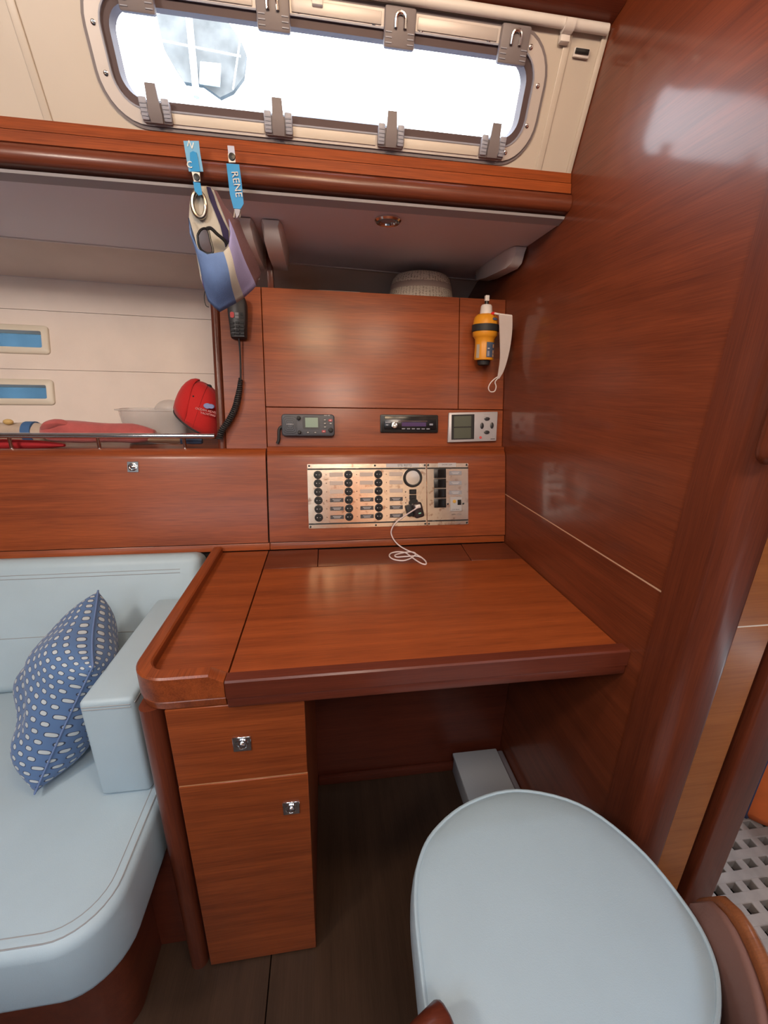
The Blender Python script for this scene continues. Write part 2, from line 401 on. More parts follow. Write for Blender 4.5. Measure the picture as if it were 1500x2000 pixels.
# top hinges
def hinge(u, v):
    f = WW.at(u,v,.006)
    base = build('hinge', MB().box(f,-.030,.030,-.024,.030,0,.014,.004,2), GREYP, wi, loc=f.O)
    ri = MB()
    for s_ in (-1,1):
        for j in range(3): ri.box(f, s_*.021-.006, s_*.021+.006, -.018+j*.007,-.0165+j*.007,.014,.0152)
    build('ribs', ri, GREYL, base)
    arch = [(-.009,.002),(-.009,.012)]+[(-.009*math.cos(math.radians(a)), .014+.008*math.sin(math.radians(a))) for a in range(0,181,30)]+[(.009,.012),(.009,.002)]
    build('chrome_clip', MB().tube([f(a,b,.017) for a,b in arch],.0032,8), CHROME, base)
    return base
h0 = hinge(-.314,.199)
for u in (-.078,.157,.387): copy_part(h0, WW(u,.199)-WW(-.314,.199))

# wooden rail below the window, one profile, in strips
t3 = sempty('trim_3', (0,1.06,1.60))
def yz_prism(pts, x0, x1): return MB().prism(YZ, pts, x0, x1)
build('top_strip', yz_prism([(1.10,1.700),(1.070,1.697),(1.066,1.6765),(1.10,1.6765)],-2.39,BX-.001), WX, t3)
build('middle_strip', yz_prism([(1.10,1.6745),(1.0635,1.6745),(1.060,1.6535),(1.10,1.6535)],-2.39,BX-.001), WX, t3)
build('rounded_nosing', yz_prism([(1.10,1.6520),(1.056,1.6520)]+[(1.062-.013*math.sin(math.radians(a)),1.634+.0175*math.cos(math.radians(a))) for a in range(15,181,15)]+[(1.10,1.612)],-2.39,BX-.001), WDX2, t3)

# upper wooden trim at the deckhead
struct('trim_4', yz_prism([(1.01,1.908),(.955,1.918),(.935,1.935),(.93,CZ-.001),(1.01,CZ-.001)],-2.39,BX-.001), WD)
# white curtain pole and its clips
cp = thing('curtain_pole','thin white curtain pole running above the window frame','curtain pole',(0,.985,1.895))
pole_y, pole_z = .988, 1.9005
build('pole', MB().tube([(-2.3,pole_y,pole_z),(.575,pole_y,pole_z)],.0085,14), WPL, cp)
for px_ in (620,1108):
    x = on(px_, 10 if px_==620 else 75, 1, .985).x
    c = MB(); 
    prof = [(pole_y+.014*math.cos(math.radians(a)), pole_z+.014*math.sin(math.radians(a))) for a in range(-20,-200,-20)]
    prof2 = [(pole_y+.0088*math.cos(math.radians(a)), pole_z+.0088*math.sin(math.radians(a))) for a in range(-200,-10,20)]
    c.prism(YZ, prof+prof2, x-.010, x+.010)
    c.box(W, x-.010,x+.010, pole_y+.004,pole_y+.016, pole_z-.024, pole_z-.010,.002)
    build('pole_clip', c, WPL, cp)
ck = thing('curtain_catch','small white catch with black slot beneath curtain pole end','clip',WW(.536,.205))
build('body', MB().box(WW,.519,.553,.200,.214,0,.008,.002), WPL, ck)
build('slot', MB().box(WW,.520,.550,.2045,.2125,.008,.0105,.0008), BLK, ck)

# shelf ceiling (above the lockers), light hull panelling, follows the hull's plan curve
HU = Vec((1,.113,0)).normalized(); 
def yh(x, y0): return y0 + .113*x
sc_ = sempty('ceiling', (0,1.3,1.6)); sc_['label'] = 'grey vinyl shelf ceiling under the window rail'
m = MB()
x0, x1 = -2.39, BX-.001
def strip(prof, x0=x0, x1=x1):   # prof: list of (y or (base y, curved)), z
    m = MB(); rs = []
    for x in (x0,x1): rs.append([Vec((x, p[0] if not p[2] else yh(x,p[0]), p[1])) for p in prof])
    m.loft(rs, caps=True); return m
build('ceiling_lip', strip([(1.072,1.6118,0),(1.075,1.6070,0),(1.100,1.6010,0),(1.104,1.6075,0),(1.10,1.6118,0)]), plain('grey_lip',(.36,.34,.36),.6), sc_)
build('ceiling_panel', strip([(1.104,1.603,0),(1.58,1.597,1),(1.58,1.612,1),(1.104,1.612,0)]), CEIL, sc_)
build('ceiling_edge_bead', strip([(1.576,1.594,1),(1.586,1.594,1),(1.586,1.600,1),(1.576,1.600,1)]), WPL, sc_)
_U = Vec((1,.113,0)).normalized(); _V = Vec((0,.27,1)); _V = (_V-_U*_V.dot(_U)).normalized()
HF = Frame((0,1.70,1.3), _U, _V, _U.cross(_V))          # flared hull face, N towards the cabin
vt, vg1, vg2 = HF.px(0,537)[1], HF.px(0,602)[1], HF.px(0,720)[1]
vb = -.36
tp = HF(0,vt,0)
def yt(x): return tp.y + .113*x
build('sloping_liner', strip([(1.586,1.598,1),(tp.y-.004,tp.z,1),(tp.y+.01,tp.z+.012,1),(1.596,1.61,1)]), LINER, sc_)
wf = sempty('wall_far', (0,1.7,1.0)); wf['label']='white hull panelling behind the shelf'
u0w, u1w = -2.42, .62
wins = []
for (ra, ta, ba, ul) in (((97,661),(0,633),(0,690),-1.55),((107,766),(0,740),(0,791),-1.57)):
    ur = HF.px(*ra)[0]; wins.append((ul, ur, HF.px(*ba)[1], HF.px(*ta)[1]))
def plank(v0, v1, win=None):
    m = MB()
    if win is None: return m.box(HF,u0w,u1w,v0,v1,-.02,0)
    a, b, c, d = win[0]+.008, win[1]-.008, win[2]+.008, win[3]-.008
    m.box(HF,u0w,u1w,v0,c,-.02,0); m.box(HF,u0w,u1w,d,v1,-.02,0); m.box(HF,u0w,a,c,d,-.02,0); m.box(HF,b,u1w,c,d,-.02,0); return m
build('hull_plank', plank(vg1+.0007, vt), LINER, wf)
build('hull_plank', plank(vg2+.0007, vg1-.0007, wins[0]), LINER, wf)
build('hull_plank', plank(vb, vg2-.0007, wins[1]), LINER, wf)
build('hull_backing', MB().box(HF,u0w,u1w,-1.6,wins[1][2]-.005,-.03,-.022).box(HF,u0w,u1w,wins[1][3]+.005,wins[0][2]-.005,-.03,-.022).box(HF,u0w,u1w,wins[0][3]+.005,vt+.08,-.03,-.022).box(HF,-.95,u1w,-.25,.2,-.03,-.0225), GAP, wf)
build('edge_bead', MB().tube([HF(u0w,vt+.001,.001),HF(u1w,vt+.001,.001)],.0028,8), WPL, wf)
CRMF = plain('cream_window_frame',(.66,.60,.50),.4)
for i_,(a,b,c,d) in enumerate(wins):
    w_ = sempty('window_%d'%(i_+2), HF((a+b)/2,c))
    def q_(o, r): return rrect(a+o,b-o,c+o,d-o,r,6)
    m = MB(); m.loft([[HF(*p,0) for p in q_(0,.012)],[HF(*p,.006) for p in q_(.0005,.0115)],[HF(*p,.009) for p in q_(.004,.009)],[HF(*p,.009) for p in q_(.020,.005)],[HF(*p,-.018) for p in q_(.023,.003)]]); build('window_frame', m, CRMF, w_, smooth=45)
    build('pane', MB().prism(HF, q_(.021,.004), -.022,-.016), BGLASS, w_)

# ================================================================= OUTSIDE
hm = MB(); rs = []
def hillring(y, zs): return [Vec((x, y, z)) for x, z in zs]
prof = [(-20,4.5),(-13,5.5),(-9,5.0)]+[(on(*q,1,18.5).x, on(*q,1,18.5).z) for q in ((480,262),(560,228),(590,218),(625,211),(660,208),(700,219),(730,233),(770,250),(830,262))]+[(9,7),(15,5.4),(22,5)]
hm.loft([[Vec((x,16,-.9)) for x,z in prof],[Vec((x,17,z*.62)) for x,z in prof],[Vec((x+random.uniform(-.1,.1),18.5,z)) for x,z in prof],[Vec((x,30,z*.7)) for x,z in prof],[Vec((x,31,-.9)) for x,z in prof]], closed=False)
tag(build('hill', hm, plain('hazy_rock',(.20,.22,.25),.9,noise=.25,nscale=1.5)), 'hazy grey blue hilltop seen through window bottom edge','hill')
nb = thing('moored_boat','pale moored boat mast, rigging and grey cover through window left','boat',(-2.6,6,0))
cov = [on(*q,1,6.0) for q in ((305,28),(345,20),(400,30),(445,42),(470,78),(481,105),(476,150),(455,178),(430,190),(395,165),(360,160),(340,130),(320,95))]
m = MB(); m.loft([[p+Vec((0,0,0)) for p in cov],[p+Vec((0,.06,0)) for p in cov]], caps=True)
build('sail_cover', m, plain('grey_canvas',(.165,.158,.15),.9,noise=.3,nscale=5), nb)
rg = [((367,15),(384,180)),((310,78),(470,110)),((470,70),(455,175))]
for a, b in rg[1:]: build('rigging_wire', MB().tube([on(*a,1,5.93),on(*b,1,5.93)],.010,6), WPL, nb)
build('mast', MB().tube([on(360,-60,1,5.9),on(384,190,1,5.9)],.035,10), WPL, nb)
fq = [on(*q,1,5.9) for q in ((391,120),(431,124),(429,168),(389,162))]
m = MB(); m.loft([fq,[p+Vec((0,.02,0)) for p in fq]],caps=True); build('burgee', m, plain('white_cloth',(.8,.8,.8),.8), nb)
sea = MB().box(W,-60,60,2.6,15.9,-1.2,-1.0); tag(build('sea', sea, plain('sea_water',(.05,.14,.22),.15)), 'blue sea water outside the hull windows','water')

# ================================================================= UPPER CABINET (leaning face)
uc = thing('upper_cabinet','cherry instrument cabinet with flush drop door beneath the shelf ceiling','cabinet',(.13,1.33,1.0))
T = .018; dx0, dx1, dv0, dv1, top = -.181,.430,.115,.455,.462
build('door', MB().box(DP,dx0+.001,dx1-.001,dv0+.001,top,-T,0,.0008,1), WX, uc)
build('left_stile', MB().box(DP,-.302,dx0-.001,-.03,top,-T,0,.0008,1), WX, uc)
build('right_stile', MB().box(DP,dx1+.001,BX-.001,dv0+.001,top,-T,0,.0008,1), WX, uc)
build('bottom_rail', MB().box(DP,dx0+.001,BX-.001,-.03,dv0-.001,-T,0,.0008,1), WX, uc)
build('carcass', MB().box(DP,-.297,BX-.001,-.02,top-.004,-.03,-T-.001), GAP, uc)
m = MB(); e0 = rrect(-.326,-.300,-.05,.004,.012,6)
m.prism(Frame(DP.O,DP.U,-DP.N,DP.V), [(a, b+.022) for a,b in rrect(-.328,-.3022,-.026,.014,.0125,6)], -.03, top, 0)
build('corner_moulding', m, WDZ, uc)
build('side_panel', MB().prism(YZ, [(1.325,1.0),(1.575,1.0),(1.69,1.47),(1.405,1.47)], -.326,-.310), WZ, uc)
build('cabinet_top', MB().prism(W, [(-.308,1.408),(BX-.002,1.408),(BX-.002,yh(BX,1.73)),(-.308,yh(-.308,1.73))],1.462,1.476), WX, uc)

# ================================================================= SLOPING LOCKERS
def slope_prof():
    pts = [(.012,0),(.268,0)]
    for a in range(10,91,10):
        t = math.radians(a); pts.append((.268+.034*math.sin(t), -.034+.034*math.cos(t)))
    return pts
def slope_panel(xa, xb, name, parent, mat):
    out = slope_prof()
    f = Frame(SP.O, SP.V, -SP.N if False else SP.N, SP.U)     # u along slope, v out, n along x
    inner = [(.302,-.060),(.262,-.060),(.262,-.020),(.012,-.020)]
    m = MB(); m.prism(f, out+inner, xa, xb); 
    return build(name, m, mat, parent)
lk = thing('side_locker','long cherry locker front behind the sofa back with square latch','locker',(-1.2,1.2,.72))
slope_panel(-2.39,-.1835,'locker_front',lk,WX)
def mk_latch(F, u, v, parent, s=.0165):
    f = F.at(u,v,0)
    r = build('latch', MB().box(f,-s,s,-s,s,0,.0025,.0009,1), CHROME, parent, loc=f.O)
    build('latch_ring', MB().lathe(f,[(.0118,.0024),(.0118,.0042),(.0092,.0048),(.0080,.0030),(.0001,.0030)],24,caps=False), CHROME, r)
    build('latch_button', MB().lathe(f,[(.0062,.0028),(.0062,.006),(.0045,.0075),(.0001,.008)],20,caps=False), CHROME, r)
    return r
mk_latch(SP, *SP.px(260,912), lk, .0155)
ic = thing('instrument_console','sloping cherry console front carrying the switch panel','cabinet',(.2,1.2,.72))
slope_panel(-.1785,BX-.002,'console_front',ic,WX)
# frame strip under both sloping panels, and shelf tops behind their lips
build('lower_strip', MB().box(SP,-.1785,BX-.002,-.012,.010,-.022,-.004,.002), WX, ic)
build('lower_strip', MB().box(SP,-2.39,-.1795,-.012,.010,-.022,-.004,.002), WX, lk)
build('panel_backing', MB().box(SP,-.17,BX-.002,.0,.262,-.030,-.022), GAP, ic)
build('panel_backing', MB().box(SP,-2.39,-.19,.0,.262,-.030,-.022), GAP, lk)
build('seam_filler', MB().box(SP,-.1835,-.1785,.0,.262,-.030,-.018), GAP, lk)
build('lower_backing', MB().box(W,-2.39,-.35,1.195,1.21,FZ,.75), GAP, lk)
build('lower_backing', MB().box(W,-.345,BX-.002,1.195,1.21,FZ,.75), GAP, ic)
build('console_ledge', MB().box(W,-.1785,BX-.002,1.262,1.29,1.012,1.026), WX, ic)
build('shelf', MB().prism(W,[(-2.39,1.265),(-.33,1.265),(-.33,yh(-.33,1.615)),(-2.39,yh(-2.39,1.615))],.998,1.010), WX, lk)

# stainless guard rail on the locker lip
gr = thing('guard_rail','polished stainless guard rail along shelf edge above side locker','rail',(-1.2,1.288,1.01))
ry, rz = 1.292, 1.056
build('rail', MB().tube([(-2.38,ry,rz),(-.335,ry,rz)],.0078,14), CHROME, gr)
for px_ in (20,192,360):
    x = on(px_,862,1,ry).x
    build('stanchion', MB().tube([(x,ry,1.010),(x,ry,rz)],.0052,10).lathe(Frame((x,ry,1.010),(1,0,0),(0,1,0)),[(.009,0),(.009,.003),(.005,.005)],14), CHROME, gr)

# ================================================================= CHART TABLE
TZ = .72
ct = thing('chart_table','cherry chart table with hinged lid, raised edge fiddle and rounded corner','table',(.1,.85,.62))
LX, FY, BY = -.343, .600, 1.18
SX = -.183
# fixed left leaf
def corner_out(r, off):
    pts = []
    for a in range(0,91,9):
        t = math.radians(180+a); pts.append((LX+off+r+r*math.cos(t), FY+off+r+r*math.sin(t)))
    return pts
R0 = .062
body = corner_out(R0,0)+[(SX-.0015,FY),(SX-.0015,1.052),(SX-.0015,BY),(LX,BY)]
build('left_leaf', MB().prism(W, corner_out(R0-.01,.012)+[(SX-.0015,FY+.012),(SX-.0015,BY),(LX+.012,BY)], TZ-.03, TZ), WX, ct)
# fiddle: rounded rail round the left side and corner ending in a chamfer near the lid
fo = [(LX,BY-.005)]+corner_out(R0,0)+[(SX-.0015,FY)]
fi = [(LX+.026,BY-.005)]+[(LX+.026+(R0-.026)*(1+math.cos(math.radians(180+a))), FY+.026+(R0-.026)*(1+math.sin(math.radians(180+a)))) for a in range(0,91,9)]+[(SX-.0015,FY+.026)]
def zt(i, n): return TZ+.020
m = MB(); rings = []
ZB, ZM, ZT = TZ-.048, TZ-.028, TZ+.020
path_o, path_i = fo, fi
for i,(o_, i_) in enumerate(zip(path_o, path_i)):
    o_ = Vec((*o_,0)); i_ = Vec((*i_,0)); dv = (i_-o_); L = dv.length; dv.normalize()
    g = .003 if i < len(path_o)-1 else .003
    zt_ = ZT
    ptsr = [(0,ZM+.0005),(0,zt_-g),(g,zt_),(L-g,zt_),(L,zt_-g),(L,TZ-.002),(L,ZM+.0005)]
    rings.append([o_+dv*a+Vec((0,0,z)) for a,z in ptsr])
# chamfered end: cut the last stretch down towards the lid
last = rings[-1]; CHX = .024
r1 = [p-Vec((CHX,0,0)) for p in last]
r2 = []
for p in last:
    q = p.copy(); q.z = min(q.z, TZ+.004); r2.append(q)
rings = rings[:-1]+[r1,r2]
m.loft(rings, caps=True); build('fiddle', m, WY, ct, smooth=28)
m = MB(); rings = []
for o_, i_ in zip(fo, fi):
    o_ = Vec((*o_,0)); i_ = Vec((*i_,0)); dv = (i_-o_).normalized()
    rings.append([o_+dv*a+Vec((0,0,z)) for a,z in ((.004,ZB+.002),(.001,ZM-.003),(.004,ZM),(.03,ZM),(.03,ZB),(.008,ZB))])
m.loft(rings, caps=True); build('lower_moulding', m, WY, ct, smooth=28)
# lid
build('lid', MB().box(W,SX+.0015,BX-.0025,FY+.026,1.0515,TZ-.018,TZ,.001,1), WX, ct)
build('lid_edge', MB().prism(YZ,[(FY-.006,TZ-.026),(FY-.006,TZ+.006),(FY-.003,TZ+.009),(FY+.018,TZ+.009),(FY+.0255,TZ+.001),(FY+.0255,TZ-.026)],SX+.0015,BX+.0-.001), WD, ct)
build('front_moulding', MB().box(W,SX+.0015,BX-.001,FY-.004,FY+.03,TZ-.048,TZ-.0275,.003,2), WD, ct)
# rear fixed strip with the little hatch
build('rear_strip', MB().box(W,SX+.0015,-.033,1.0535,BY,TZ-.018,TZ,.0008,1), WDX2, ct)
build('rear_strip', MB().prism(W,[(.4235,1.0535),(BX-.002,1.0535),(BX-.002,BY),(.4325,BY)],TZ-.018,TZ,.0008,1), WDX2, ct)
hp = [(-.031,1.0535),(.421,1.0535),(.430,BY-.003),(-.031,BY-.003)]
build('rear_hatch', MB().prism(W, hp, TZ-.018, TZ,.0008,1), WDX2, ct)
build('case_bottom', MB().box(W,LX+.035,BX-.003,FY+.03,BY-.01,TZ-.055,TZ-.032), WD, ct)

# ================================================================= DRAWER CABINET below
CX0, CX1, CY = -.289,-.0505,.6045
dc = thing('drawer_cabinet','cherry pedestal with one drawer and tall door under the chart table','cabinet',((CX0+CX1)/2,.80,FZ))
build('carcass', MB().box(W,CX0+.003,CX1-.002,CY+.0215,1.028,FZ+.003,.6705,.001,1), WZ, dc)
d_ = build('drawer', MB().box(W,CX0,CX1,CY,CY+.020,.493,.6705,.0012,1), WX, dc)
mk_latch(XZ.at(0,0,-CY), *XZ.at(0,0,-CY).px(473,1452), d_)
d2 = build('door', MB().box(W,CX0,CX1,CY,CY+.020,FZ+.006,.490,.0012,1), WX, dc)
mk_latch(XZ.at(0,0,-CY), *XZ.at(0,0,-CY).px(569,1577), d2)
build('pale_edge', MB().box(W,CX0+.001,CX1-.0005,CY+.0012,CY+.019,.4902,.4928), plain('drawer_edge',(.55,.27,.13),.5), dc)
# rounded corner post left of the cabinet, dark shadow gap between
build('corner_post', MB().prism(W, rrect(-.336,-.2975,.604,.665,.018,6), FZ,.6715), WDZ, dc)
build('gap_filler', MB().box(W,-.2975,CX0+.003,.625,.66,FZ,.66), GAP, dc)
build('side_cheek', MB().box(W,-.325,-.300,.666,1.028,FZ,.6705), WDY, dc)
# knee-hole back
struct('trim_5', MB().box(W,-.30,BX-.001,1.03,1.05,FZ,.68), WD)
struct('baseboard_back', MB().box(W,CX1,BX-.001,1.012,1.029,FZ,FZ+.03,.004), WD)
# pale duct on the floor
du = thing('cable_duct','pale grey box duct on the floor in the knee hole','duct',(.45,.9,FZ))
build('duct_lid', MB().box(W,.403,.560,.72,1.011,.008,.021,.004), plain('duct_grey',(.42,.43,.44),.5), du)
build('duct_body', MB().box(W,.409,.554,.723,1.011,FZ,.0075,.002), plain('duct_grey_dark',(.32,.32,.33),.5), du)
pb = thing('pump_box','dark grey box beside the pale duct under the table','box',(.57,.95,FZ))
build('body', MB().box(W,.563,.583,.85,1.01,FZ,.01,.004), GREYP, pb)

# ================================================================= SOFA
so = thing('sofa','white leatherette corner sofa with stitched seams left of the chart table','sofa',(-.9,.8,0))
def cushion_outline(x1, y0, y1, r, xl=-2.35):
    pts = [(xl,y0)]+[(x1-r+r*math.sin(math.radians(a)), y0+r-r*math.cos(math.radians(a))) for a in range(0,91,10)]+[(x1,y1),(xl,y1)]
    return pts
m = MB(); m.prism(W, cushion_outline(-.352,  .432,1.03,.085), .262,.402,.020,4)
sc1 = build('seat_cushion', m, CUSH, so, smooth=60)
def inset_seam(off, z): 
    return [Vec((a,b,z)) for a,b in cushion_outline(-.352-off,.432+off,.97,.085-off*.5)[:-1]]
build('seam', MB().tube(inset_seam(.0125,.4015),.0011,6).tube(inset_seam(.026,.4020),.0009,6), STITCH, sc1)
BC = Frame((0,1.0,.405),(1,0,0),(0,.125,.345))
m = MB(); m.box(BC,-2.35,-.368,0,.362,-.095,.0,.028,5)
bc = build('back_cushion', m, CUSH, so, smooth=60)
build('seam', MB().tube([BC(-2.3,.318,.0),BC(-.42,.318,.0)],.0009,6).tube([BC(-2.3,.308,.0005),BC(-.42,.308,.0005)],.0009,6).tube([BC(-2.3,.15,.0004),BC(-.39,.15,.0004)],.0009,6), STITCH, bc)
build('side_seam', MB().tube([BC(-.3975,.34,-.003),BC(-.3945,.25,-.001),BC(-.394,.0,-.001)],.0009,6), STITCH, bc)
m = MB(); m.box(Frame((0,0,0),(1,0,0),(0,1,0)),-.472,-.375,.676,1.06,.403,.640,.010,4)
ar = build('armrest', m, CUSH, so, smooth=60)
build('seam', MB().tube([(-.466,.6757,.628),(-.381,.6757,.628)],.0009,6).tube([(-.466,.6757,.622),(-.381,.6757,.622)],.0009,6).tube([(-.3748,.68,.628),(-.3748,1.05,.628)],.0012,6), STITCH, ar)
build('plinth', MB().prism(W, cushion_outline(-.415,.52,1.0,.05), FZ,.262), WDY, so)
build('end_panel', MB().box(W,-.425,-.337,.66,.675,FZ,.262), WD, so)
build('valance', MB().prism(W, cushion_outline(-.40,.50,1.0,.06), .235,.262), WD, so)

# pillow
def pillow_mat():
    m, n, l, p = new_mat('blue_print_cotton'); t = n.new('ShaderNodeUVMap'); s = n.new('ShaderNodeSeparateXYZ'); l.new(t.outputs[0], s.inputs[0])
    def M(op, a, b=None, c=None):
        x = n.new('ShaderNodeMath'); x.operation = op
        for i, v in enumerate((a,b,c)):
            if v is None: continue
            if isinstance(v,(int,float)): x.inputs[i].default_value = v
            else: l.new(v, x.inputs[i])
        return x.outputs[0]
    v = M('MULTIPLY', s.outputs[1], 19.0); row = M('FLOOR', v)
    off = M('MULTIPLY', M('MODULO', row, 2.0), .5)
    u = M('ADD', M('MULTIPLY', s.outputs[0], 14.0), off)
    fu = M('SUBTRACT', M('FRACT', u), .5); fv = M('SUBTRACT', M('FRACT', v), .5)
    d = M('SQRT', M('ADD', M('POWER', M('ABSOLUTE', M('MULTIPLY', fu, 1.0)), 2.6), M('POWER', M('ABSOLUTE', M('MULTIPLY', fv, 1.15)), 2.6)))
    r = n.new('ShaderNodeValToRGB'); r.color_ramp.interpolation = 'LINEAR'; l.new(d, r.inputs[0])
    blue = (.080,.160,.33,1)
    r.color_ramp.elements[0].position = .12; r.color_ramp.elements[0].color = (.46,.52,.55,1)
    r.color_ramp.elements[1].position = .30; r.color_ramp.elements[1].color = blue
    for pos, c in ((.155,(.46,.52,.55,1)),(.175,(.018,.03,.07,1)),(.215,(.018,.03,.07,1)),(.24,blue)):
        e_ = r.color_ramp.elements.new(pos); e_.color = c
    l.new(r.outputs[0], p.inputs['Base Color']); p.inputs['Roughness'].default_value = .85; p.inputs['Sheen Weight'].default_value = .2
    nz = n.new('ShaderNodeTexNoise'); nz.inputs['Scale'].default_value = 9; nz.inputs['Detail'].default_value=3; tc_ = n.new('ShaderNodeTexCoord'); l.new(tc_.outputs['Object'], nz.inputs[0])
    b = n.new('ShaderNodeBump'); b.inputs['Strength'].default_value = .5; b.inputs['Distance'].default_value = .02; l.new(nz.outputs[0], b.inputs['Height']); l.new(b.outputs[0], p.inputs['Normal'])
    return m
def pillow(name, corners, bulge, mat, N=28):
    P00, P10, P11, P01 = [Vec(c) for c in corners]
    nrm = (P10-P00).cross(P01-P00).normalized()
    bm = bmesh.new(); uv = bm.loops.layers.uv.new('UVMap')
    def pt(i, j, s):
        a, b = [q_*.45+.55*(.5-.5*math.cos(math.pi*q_)) for q_ in (i/N, j/N)]
        # pinched sides
        pin = .05
        aa = .5+(a-.5)*(1-pin*math.sin(math.pi*b)*1.0); bb = .5+(b-.5)*(1-pin*math.sin(math.pi*a)*1.0)
        p = P00*(1-aa)*(1-bb)+P10*aa*(1-bb)+P11*aa*bb+P01*(1-aa)*bb
        h = (max(0,(1-(2*a-1)**4))*max(0,(1-(2*b-1)**4)))**.62
        wr = .006*math.sin(9*a+5*b)+.004*math.sin(17*b-6*a)
        return p + nrm*s*h*(bulge+wr) + nrm*.008*math.sin(5*a)*math.sin(6*b)
    grid = {}
    for s in (1,-1):
        for i in range(N+1):
            for j in range(N+1):
                edge = i in (0,N) or j in (0,N)
                if s == -1 and edge: grid[s,i,j] = grid[1,i,j]
                else: grid[s,i,j] = bm.verts.new(pt(i,j,s))
    for s in (1,-1):
        for i in range(N):
            for j in range(N):
                ij = [(i,j),(i+1,j),(i+1,j+1),(i,j+1)]
                if s == -1: ij = ij[::-1]
                f = bm.faces.new([grid[s,a,b] for a,b in ij])
                for lp, (a,b) in zip(f.loops, ij): lp[uv].uv = (a/N + (0 if s>0 else .37), b/N)
    edge = [pt(i,0,0) for i in range(N)]+[pt(N,j,0) for j in range(N)]+[pt(i,N,0) for i in range(N,0,-1)]+[pt(0,j,0) for j in range(N,0,-1)]
    mb = MB(); mb.bm.free(); mb.bm = bm
    return mb, edge
pm, edge = pillow('pillow', [(-.596,.685,.420),(-.72,.945,.440),(-.575,.985,.712),(-.476,.750,.664)], .078, None)
pw = thing('pillow','blue patterned pillow leaning against the sofa armrest','pillow',(-.585,.83,.41))
build('cover', pm, pillow_mat(), pw, smooth=80)
build('piping', MB().tube(edge,.0022,6,closed=True), plain('blue_piping',(.13,.2,.38),.8), pw)

# ================================================================= NAVIGATOR'S STOOL
SZ = .452
st = thing('stool','round white padded navigator stool with piping in front of chart table','stool',(.32,.36,FZ))
seat_px = [(1010,1545),(1130,1572),(1240,1652),(1330,1758),(1384,1850),(1403,1940),(1385,2040),(1290,2140),(1100,2190),(930,2150),(858,2070),(836,1990),(822,1880),(812,1770),(818,1690),(848,1625),(915,1570)]
def closed_path(p, k):
    n = len(p); out = []
    for i in range(n):
        a, b, c, d = p[i-1], p[i], p[(i+1)%n], p[(i+2)%n]
        for j in range(k):
            t = j/k; out.append(.5*((2*b)+(c-a)*t+(2*a-5*b+4*c-d)*t*t+(3*b-a-3*c+d)*t**3))
    return out
seat_o = closed_path([on(*q,2,SZ) for q in seat_px], 5)
SCX, SCY = .32, .36
NA = len(seat_o)
def seat_pt(a, k=1.0):
    p = seat_o[int(round(a/(2*math.pi)*NA))%NA]
    return SCX+(p.x-SCX)*k/.966, SCY+(p.y-SCY)*k/.966
m = MB(); rings = []
for k, z in ((.80,-.085),(.93,-.080),(.985,-.062),(1.0,-.04),(.995,-.018),(.972,-.003),(.955,.001),(.90,.006),(.75,.012),(.5,.016),(.25,.018),(.02,.0185)):
    rings.append([Vec((*seat_pt(2*math.pi*i/NA,k), SZ+z)) for i in range(NA)])
m.loft(rings, caps=True); build('seat', m, CUSH, st, smooth=70)
build('piping', MB().tube([Vec((*seat_pt(2*math.pi*i/NA,.966),SZ+.0)) for i in range(NA)],.0035,8,closed=True), CUSH, st)
build('pedestal', MB().lathe(Frame((.32,.36,FZ),(1,0,0),(0,1,0)),[(.13,0),(.13,.012),(.05,.03),(.032,.06),(.032,.36),(.06,.395),(.12,.412),(.12,.430)],28), WDZ, st)
# curved back rest
bkc = Vec((.32,.36)); 
def arc(a0, a1, r0, r1, z0, z1, n=30, dip=True):
    rs = []
    for i in range(n+1):
        t = math.radians(a0+(a1-a0)*i/n); d = Vec((math.cos(t)*1.0,math.sin(t)*1.02))
        k = min(1, i/3.5, (n-i)/3.5) if dip else 1
        k = math.sqrt(max(0,1-(1-k)**2))
        zt_ = z0 + (z1-z0)*(.55+.45*k)
        rs.append([Vec((bkc.x+d.x*r, bkc.y+d.y*r, z)) for r,z in ((r0,z0),(r0,zt_-.004),(r0+.004,zt_),(r1-.006,zt_),(r1,zt_-.006),(r1,z0))])
    mm = MB(); mm.loft(rs, caps=True); return mm
build('back_rim', arc(-4,-150,.244,.264,.38,.520), WL if False else wood('stool_rim_wood','x',(.16,.052,.02),(.30,.105,.04)), st, smooth=50)
build('back_pad', arc(-5,-149,.229,.2435,.39,.512), plain('brown_leatherette',(.20,.10,.08),.6,bump=.1), st, smooth=50)
build('arm_tip', arc(-146,-158,.222,.266,.40,.532,n=8), WD, st, smooth=70)

# ================================================================= SWITCH PANEL
sp = thing('switch_panel','brushed steel electrical switch panel on the sloping console','switch panel',SP(.2,.15,0))
PU0, PUD, PU1, PV0, PV1 = -.060,.3165,.4555,.0505,.2505
build('main_plate', MB().box(SP,PU0,PUD-.0006,PV0,PV1,0,.0025,.0006,1), STEEL, sp)
build('side_plate', MB().box(SP,PUD+.0006,PU1,PV0,PV1,0,.0025,.0006,1), STEEL, sp)
PN = .0025
st_m = MB()
for v in (.2345,.0650):
    st_m.box(SP,PU0+.001,PUD-.004,v-.0022,v+.0022,PN-.0005,PN+.0006); st_m.box(SP,PUD+.002,PU1-.001,v-.0022,v+.0022,PN-.0005,PN+.0006)
build('black_line', st_m, BLKM, sp)
sf = SP.at(PU0+.006,PV1-.006,PN)
s0 = build('screw', MB().lathe(sf,[(.0032,0),(.0032,.001),(.0015,.0018),(.0001,.0018)],12,caps=False), BLK, sp, loc=sf.O)
